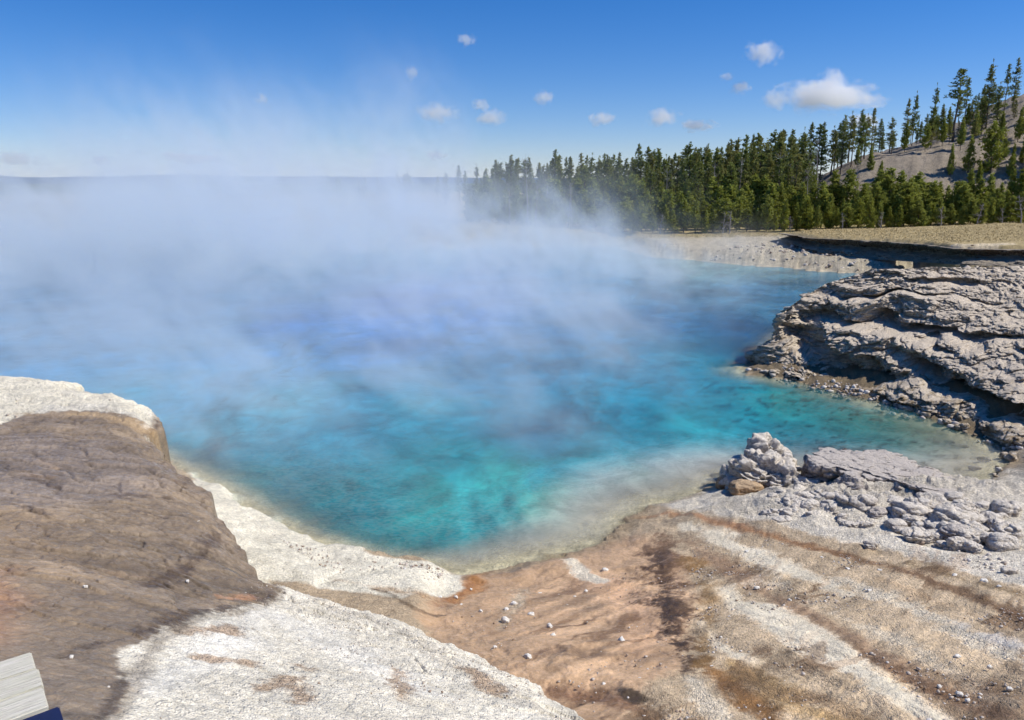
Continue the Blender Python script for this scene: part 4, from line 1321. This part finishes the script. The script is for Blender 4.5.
# ------------------------------------------------------------------ dry grass on the plateau
def build_grass():
    q = []
    for (x0, x1, y0, y1, n) in [(24, 72, 72, 104, 26000), (-2, 32, 100, 106, 5000), (29, 45, 40, 44.5, 5000), (17, 24, 30, 34, 0)]:
        if n: q.append(np.c_[RNG.uniform(x0, x1, n), RNG.uniform(y0, y1, n)])
    q = np.concatenate(q)
    z, s, su, mu, mp, mf = height(q[:, 0], q[:, 1], True)
    ok = (np.maximum(mp, mf) > .97) | (q[:, 1] > 99)
    q, z = q[ok], z[ok]; n = len(q)
    h = RNG.uniform(.05, .16, n) * np.where(q[:, 1] < 50, .6, 1)
    az = RNG.uniform(0, 6.28, n); w = h * .22
    lean = RNG.normal(0, .12, (n, 2))
    A = np.c_[q[:, 0] - np.cos(az) * w, q[:, 1] - np.sin(az) * w, z]
    B = np.c_[q[:, 0] + np.cos(az) * w, q[:, 1] + np.sin(az) * w, z]
    T = np.c_[q + lean, z + h]
    m, nt, out = mat("dry_grass"); nn = N(nt)
    t = nn.new("ShaderNodeAttribute", attribute_name="Tint").outputs["Fac"]
    b = nn.bsdf(nn.mix(t, srgb(166, 148, 106), srgb(188, 170, 126)), .8, .2); nn.link(b.outputs[0], out.inputs[0])
    o = mesh_np("dry_grass", np.stack([A, B, T], 1).reshape(-1, 3), np.arange(n * 3).reshape(-1, 3), m, smooth=False)
    set_f(o.data, "Tint", np.repeat(RNG.random(n), 3))
    tag(o, "dry straw-coloured grass covering the plateau before the forest", "grass", kind="stuff")


build_grass()


# ------------------------------------------------------------------ distant hills
def build_hills():
    m, nt, out = mat("distant_forest_hills"); n = N(nt)
    geo = n.new("ShaderNodeNewGeometry").outputs["Position"]
    a = n.noise(geo, .012, 6, .6)
    b = n.bsdf(n.mix(a, (.05, .085, .14), (.085, .12, .17)), .95, .05)  # aerial haze is baked into the bluish forest colour
    n.link(b.outputs[0], out.inputs[0])
    a_ = np.linspace(-1.3, 1.0, 400); r = np.linspace(0, 1, 24)
    A, Rr = np.meshgrid(a_, r)
    y = 3800 + 1400 * Rr; x = A * y
    crest = 30 + 16 * fbm(A * 3 + 5, A * 0, seed=500, oct=5) + 26 * sstep(-.55, -.68, A) + 10 * np.exp(-((A + .42) / .1) ** 2)
    z = crest * np.sin(np.clip(Rr * 1.6, 0, 1) * math.pi / 2) + fbm(x * .004, y * .004, seed=501) * 5 - 4
    o = mesh_np("distant_hills", np.stack([x, y, z], -1).reshape(-1, 3), grid_faces(24, 400), m)
    tag(o, kind="structure")


build_hills()


# ------------------------------------------------------------------ boardwalk corner
def build_boardwalk():
    m, nt, out = mat("weathered_planks"); n = N(nt)
    tc = n.new("ShaderNodeTexCoord").outputs["Object"]
    oi = n.new("ShaderNodeObjectInfo").outputs["Random"]
    ga = pix(0, 661, 6.42) - pix(31, 651, 6.42)
    al = n.mapping(tc, (1, 1, 1), (0, 0, -math.atan2(ga[1], ga[0])))
    al = n.vmath("ADD", al, n.math("MULTIPLY", oi, 9.0))
    g = n.noise(n.mapping(al, (3, 60, 30)), 2.5, 6, .65, .3)
    g2 = n.noise(n.mapping(al, (2.5, 14, 14)), 3, 5, .65)
    c = n.mix(n.ramp(g, .3, .7), srgb(156, 148, 128), srgb(226, 220, 206))
    c = n.mix(n.math("MULTIPLY", n.ramp(g2, .35, .65), .55), c, srgb(190, 190, 162))
    c = n.mix(n.math("MULTIPLY", n.ramp(oi, 0, 1), .4), c, srgb(222, 216, 204))
    b = n.bsdf(c, .85, .25, n.bump(g, .006))
    n.link(b.outputs[0], out.inputs[0])
    m2, nt2, out2 = mat("dark_navy"); n = N(nt2)
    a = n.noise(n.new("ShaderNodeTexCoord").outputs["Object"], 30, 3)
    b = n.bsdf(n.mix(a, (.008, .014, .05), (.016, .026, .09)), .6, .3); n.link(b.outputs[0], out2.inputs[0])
    ztop_ = 6.42
    c0 = pix(31, 651, ztop_); c1 = pix(47.5, 706, ztop_)
    root = bpy.data.objects.new("boardwalk", None); COL.objects.link(root); root.location = tuple(c1)
    e = c1 - c0
    W = np.linalg.norm(e); e /= W
    g = pix(0, 661, ztop_) - c0; g /= np.linalg.norm(g)      # grain runs away to the left
    def box(name, o0, a, b_, c_, mt, bev=.004):
        import bmesh
        o0, a, b_, c_ = (np.array(q, float) for q in (o0, a, b_, c_))
        bm = bmesh.new(); vs = []
        for i in (0, 1):
            for j in (0, 1):
                for k_ in (0, 1): vs.append(bm.verts.new(o0 + a * i + b_ * j + c_ * k_ - c1))
        for f in ((0, 1, 3, 2), (4, 6, 7, 5), (0, 4, 5, 1), (2, 3, 7, 6), (0, 2, 6, 4), (1, 5, 7, 3)): bm.faces.new([vs[i] for i in f])
        bmesh.ops.recalc_face_normals(bm, faces=bm.faces)
        bmesh.ops.bevel(bm, geom=bm.edges[:], offset=bev, segments=2, affect="EDGES")
        me = bpy.data.meshes.new(name); bm.to_mesh(me); bm.free(); me.materials.append(mt)
        ob = bpy.data.objects.new(name, me); COL.objects.link(ob); ob.parent = root
        return ob
    up = np.array([0, 0, 1.])
    # boards side by side; only the end of the walk reaches into view
    w = W / 3.0
    for i in range(3):
        ov = [.0, .006, .003][i]
        box("plank", c0 + e * (w * i + .002) - g * ov - up * .04, g * 1.6, e * (w - .004), up * .04, m)
    for i in range(3, 9):
        box("plank", c0 + e * (w * i + .03) + g * .02 - up * .2, g * 1.6, e * (w - .004), up * .04, m)
    q = pix(22, 716, ztop_ - .06)
    box("navy_box", c0 - up * .19 + g * .035 + e * .03, g * .05, e * (W * 1.02), up * .148, m2)  # dark navy boxes fill the dark blue area under the plank ends
    box("navy_box", c1 - up * .125 - g * .03 + e * .004, g * .9, e * .12, up * .115, m2)
    tag(root, "weathered pale grey-green boardwalk end of planks over dark navy boxes, bottom corner", "boardwalk")


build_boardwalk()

# ------------------------------------------------------------------ steam
def build_steam(which):
    m = bpy.data.materials.new("steam"); m.use_nodes = True
    nt = m.node_tree; nt.nodes.clear()
    out = nt.nodes.new("ShaderNodeOutputMaterial")
    pv = nt.nodes.new("ShaderNodeVolumePrincipled")
    pv.inputs["Color"].default_value = (.93, .975, 1, 1)
    pv.inputs["Density"].default_value = 1.0
    pv.inputs["Anisotropy"].default_value = .15
    nt.links.new(pv.outputs[0], out.inputs["Volume"])
    ng = bpy.data.node_groups.new("steam_cloud", "GeometryNodeTree")
    ng.interface.new_socket("Geometry", in_out="INPUT", socket_type="NodeSocketGeometry")
    ng.interface.new_socket("Geometry", in_out="OUTPUT", socket_type="NodeSocketGeometry")
    n = N(ng)
    go = ng.nodes.new("NodeGroupOutput")
    pos = ng.nodes.new("GeometryNodeInputPosition").outputs[0]
    sep = ng.nodes.new("ShaderNodeSeparateXYZ"); n.link(pos, sep.inputs[0])
    X, Y, Z = sep.outputs

    def mr(v, a, b, x=0., y=1.):
        q = ng.nodes.new("ShaderNodeMapRange"); q.interpolation_type = "SMOOTHSTEP"
        n.put(q, 0, v); q.inputs[1].default_value = a; q.inputs[2].default_value = b; q.inputs[3].default_value = x; q.inputs[4].default_value = y
        return q.outputs[0]

    def xyz(a, b, c):
        q = ng.nodes.new("ShaderNodeCombineXYZ")
        n.put(q, 0, a); n.put(q, 1, b); n.put(q, 2, c)
        return q.outputs[0]

    def warped(P, scale, amount, detail=2):
        w_ = ng.nodes.new("ShaderNodeTexNoise"); w_.inputs["Scale"].default_value = scale; w_.inputs["Detail"].default_value = detail
        n.link(P, w_.inputs["Vector"])
        v_ = n.vmath("SUBTRACT", w_.outputs[1], (.5, .5, .5))
        k_ = ng.nodes.new("ShaderNodeVectorMath"); k_.operation = "SCALE"; n.link(v_, k_.inputs[0]); k_.inputs["Scale"].default_value = amount
        return n.vmath("ADD", P, k_.outputs[0])

    def mul(*a):
        r_ = a[0]
        for q in a[1:]: r_ = n.math("MULTIPLY", r_, q)
        return r_

    def cube(d, lo, hi, res):
        vc = ng.nodes.new("GeometryNodeVolumeCube")
        n.link(d, vc.inputs["Density"])
        vc.inputs["Min"].default_value = lo; vc.inputs["Max"].default_value = hi
        for ax, v_ in zip("XYZ", res): vc.inputs["Resolution " + ax].default_value = v_
        sm = ng.nodes.new("GeometryNodeSetMaterial"); sm.inputs["Material"].default_value = m
        n.link(vc.outputs[0], sm.inputs[0])
        return sm.outputs[0]

    # plumes drift to the left as they rise
    P = xyz(n.math("ADD", X, n.math("MULTIPLY", Z, .5)), Y, n.math("MULTIPLY", Z, .75))
    P2 = warped(P, .16, 5.0)
    low = n.noise(P2, .085, 3, .5)
    mid = n.noise(warped(P2, .5, 1.6), .36, 7, .66)
    # 1. the bank of steam over the pool
    hs = mul(mr(X, -6, 24, 3.6, .8), mr(Y, 25, 85, .34, 1.2), mr(low, .32, .68, .5, 1.55))
    fall = n.math("MULTIPLY", n.math("EXPONENT", n.math("MULTIPLY", n.math("DIVIDE", Z, hs), -1.0)), mr(Z, 14, 6, 0, 1))
    xr = n.math("SUBTRACT", X, n.math("MULTIPLY", Y, .335))
    mx_ = mr(xr, 1.5, -9, 0, 1)
    mn = mul(mr(Y, 16, 88, .13, 1.3), mr(X, -8, -30, .8, 1.9))
    wisp = mr(mid, .43, .60, .0, 2.2)
    thick = mr(low, .32, .60, .35, 1.35)
    d1 = mul(fall, wisp, thick, mx_, mn, mr(Y, 104, 88, 0, 1), .102, mr(Z, 0, .35, .3, 1), mr(X, -69, -58, 0, 1), mr(Y, 13.2, 17, 0, 1))
    if which == 0: g = cube(d1, (-70, 13, .02), (32, 106, 14), (300, 280, 48))
    # 2. thin torn strands drifting low over the near water
    Pn = warped(xyz(n.math("ADD", X, n.math("MULTIPLY", Z, .8)), n.math("MULTIPLY", Y, .8), n.math("MULTIPLY", Z, .8)), .35, 2.4, 3)
    na = n.noise(Pn, .55, 5, .6)
    ridge = n.math("SUBTRACT", 1.0, n.math("ABSOLUTE", n.math("MULTIPLY", n.math("SUBTRACT", na, .5), 9.0)))
    ridge = n.math("MAXIMUM", ridge, 0.0)
    clump = mr(n.noise(Pn, .16, 3, .5), .43, .60, 0, 1)
    body = mr(n.noise(Pn, .8, 5, .65), .45, .68, 0, 1)
    near_env = mul(mr(Z, 4.6, .6, 0, 1), mr(Z, 0, .25, .2, 1), mr(Y, 18, 27, 0.1, 1), mr(Y, 55, 44, 0, 1), mr(n.math("SUBTRACT", X, n.math("MULTIPLY", Y, .16)), 3.5, -4, 0.0, 1), mr(X, -24, -18, 0, 1))
    d2 = mul(n.math("ADD", n.math("MULTIPLY", ridge, .55), n.math("MULTIPLY", body, .8)), clump, near_env, .22)
    if which == 1: g = cube(d2, (-25, 16, .02), (13, 56, 4.8), (190, 200, 26))
    # 3. torn plumes that climb above the horizon, left of the middle
    Pv = warped(xyz(n.math("ADD", X, n.math("MULTIPLY", Z, .35)), Y, n.math("MULTIPLY", Z, .7)), .22, 5.0, 3)
    nb_ = n.noise(Pv, .34, 6, .62)
    tower = mr(n.noise(xyz(n.math("MULTIPLY", X, 1.0), n.math("MULTIPLY", Y, .25), n.math("MULTIPLY", Z, .25)), .17, 2, .5), .37, .53, 0.08, 1)
    env3 = mul(mr(Z, 16.5, 6, 0, 1), mr(Z, 2.5, 6, 0, 1), mr(Y, 34, 44, 0, 1), mr(Y, 76, 66, 0, 1), mr(n.math("DIVIDE", X, Y), -.62, -.38, .25, 1), mr(n.math("DIVIDE", X, Y), -.02, -.13, 0, 1))
    d3 = mul(mr(nb_, .47, .64, 0, 1), tower, env3, .19)
    if which == 2: g = cube(d3, (-48, 32, 2.5), (4, 78, 17), (190, 170, 52))
    n.link(g, go.inputs[0])
    me = bpy.data.meshes.new("steam")
    o = bpy.data.objects.new("steam", me); COL.objects.link(o)
    me.materials.append(m)
    md = o.modifiers.new("steam_cloud", "NODES"); md.node_group = ng
    tag(o, ["dense bank of white steam over the far half of the turquoise pool", "thin torn strands of steam drifting low over the near water",
            "faint torn plumes of steam climbing above the horizon left of the forest"][which], "steam", kind="stuff")


for which in range(3): build_steam(which)


# ------------------------------------------------------------------ clouds
def build_clouds():
    m = bpy.data.materials.new("cumulus_cloud"); m.use_nodes = True
    nt = m.node_tree; nt.nodes.clear(); n = N(nt)
    out = nt.nodes.new("ShaderNodeOutputMaterial")
    pv = nt.nodes.new("ShaderNodeVolumePrincipled")
    pv.inputs["Color"].default_value = (1, 1, 1, 1); pv.inputs["Anisotropy"].default_value = .2
    tc = n.new("ShaderNodeTexCoord").outputs["Object"]
    rnd = n.new("ShaderNodeObjectInfo").outputs["Random"]
    off = n.vmath("ADD", tc, n.math("MULTIPLY", rnd, 37.0))
    nz = n.noise(n.mapping(off, (1.9, 1.9, 1.0)), 1.5, 5, .62)
    r = n.vmath("LENGTH", tc)
    sepz = n.new("ShaderNodeSeparateXYZ"); n.link(tc, sepz.inputs[0])
    d = n.math("SUBTRACT", n.math("ADD", n.math("MULTIPLY", nz, 1.7), n.math("MULTIPLY", sepz.outputs[2], -.12)), n.math("ADD", .30, n.math("MULTIPLY", r, .95)))
    den = n.math("MULTIPLY", n.ramp(d, 0.0, .30), .012)
    n.link(den, pv.inputs["Density"]); n.link(pv.outputs[0], out.inputs["Volume"])
    V, F = ICO[3]
    CL = [(466, 39, 12, 6, "tiny cloud high above the steam"), (412, 72, 8, 7, "faint small round cloud left of centre, above the steam"), (437, 111, 24, 9, "flat white cloud low over the middle of the pool, left of its pair"), (492, 116, 18, 8, "small white cloud just right of the flat cloud over the pool"),
          (481, 104, 12, 6, "wisp of cloud above the small white cloud over the pool"), (544, 97, 13, 7, "small white cloud alone above the left end of the forest"), (602, 118, 16, 7, "small flat cloud above the forest, left of a brighter one"),
          (662, 116, 20, 9, "bright white cloud above the middle of the forest"), (697, 125, 22, 6, "thin long cloud right of the bright one above the forest"), (764, 51, 22, 10, "white cloud highest in the sky above the tall forest"),
          (740, 87, 14, 6, "small ragged cloud below the highest one"), (727, 76, 9, 4, "faint wisp of cloud left of the ragged cloud"), (833, 80, 18, 12, "puffy head of cloud above the long bank of cloud"), (832, 94, 62, 14, "long white bank of cloud above the tall pines"),
          (776, 98, 16, 10, "rounded puff at the left tip of the long cloud bank"), (864, 121, 22, 9, "low cloud peeping over the treetops beside the hill"), (16, 158, 26, 7, "low cloud on the horizon at the far left"), (100, 160, 16, 5, "low flat cloud on the horizon beyond the steam"),
          (262, 98, 9, 5, "faint tiny cloud above the steam on the left side"), (436, 155, 16, 5, "low cloud just above the left end of the forest"), (190, 158, 40, 6, "long low cloud on the horizon behind the steam")]
    first = None
    for i, (px_, py_, w, h, lb) in enumerate(CL):
        y_ = 6000.
        d_ = ray(px_, py_); t = y_ / d_[1]
        c = np.array([0, 0, CAM_H]) + d_ * t
        k_ = t * 1.0 / FPX
        if first is None:
            o = first = mesh_np("cloud", V, F, m)
        else:
            o = first.copy(); COL.objects.link(o)
        o.location = tuple(c)
        o.scale = (w * k_ * 1.35, w * k_ * 1.0, h * k_ * 1.7)
        o.rotation_euler = (0, R_(random.uniform(-6, 6)), 0)
        tag(o, lb, "cloud")


build_clouds()

# ------------------------------------------------------------------ light, sky, render settings
SUN_EL = R_(48)
sun_v = Vector((.99, -.06, 0)).normalized() * math.cos(SUN_EL) + Vector((0, 0, math.sin(SUN_EL)))
ld = bpy.data.lights.new("sun", "SUN"); ld.energy = 5.0; ld.angle = R_(.53); ld.color = (1, .95, .86)
lo = bpy.data.objects.new("sun", ld); COL.objects.link(lo)
lo.rotation_euler = sun_v.to_track_quat("Z", "Y").to_euler()
w = bpy.data.worlds.new("World"); scene.world = w; w.use_nodes = True
nt = w.node_tree; nt.nodes.clear(); n = N(nt)
sky = n.new("ShaderNodeTexSky", sky_type="NISHITA", sun_disc=False, sun_elevation=SUN_EL, altitude=2300, air_density=1.15, dust_density=.35, ozone_density=2.6)
sky.sun_rotation = math.atan2(sun_v.x, sun_v.y)
bg = n.new("ShaderNodeBackground"); bg.inputs["Strength"].default_value = .098
wo = n.new("ShaderNodeOutputWorld")
hs = n.new("ShaderNodeHueSaturation"); hs.inputs["Saturation"].default_value = 1.3
tint = n.mix(1.0, sky.outputs[0], (.93, .96, 1.20), "MULTIPLY")
n.link(tint, hs.inputs["Color"]); n.link(hs.outputs[0], bg.inputs[0]); n.link(bg.outputs[0], wo.inputs[0])

scene.view_settings.view_transform = "Standard"; scene.view_settings.look = "None"; scene.view_settings.exposure = 0
cy = scene.cycles
cy.use_denoising = True; cy.use_adaptive_sampling = True; cy.adaptive_threshold = .03; cy.adaptive_min_samples = 20
cy.max_bounces = 8; cy.diffuse_bounces = 3; cy.glossy_bounces = 2; cy.transparent_max_bounces = 16; cy.volume_bounces = 4
cy.volume_step_rate = 3.0; cy.volume_max_steps = 256
cy.sample_clamp_indirect = 4
cy.caustics_reflective = False; cy.caustics_refractive = False
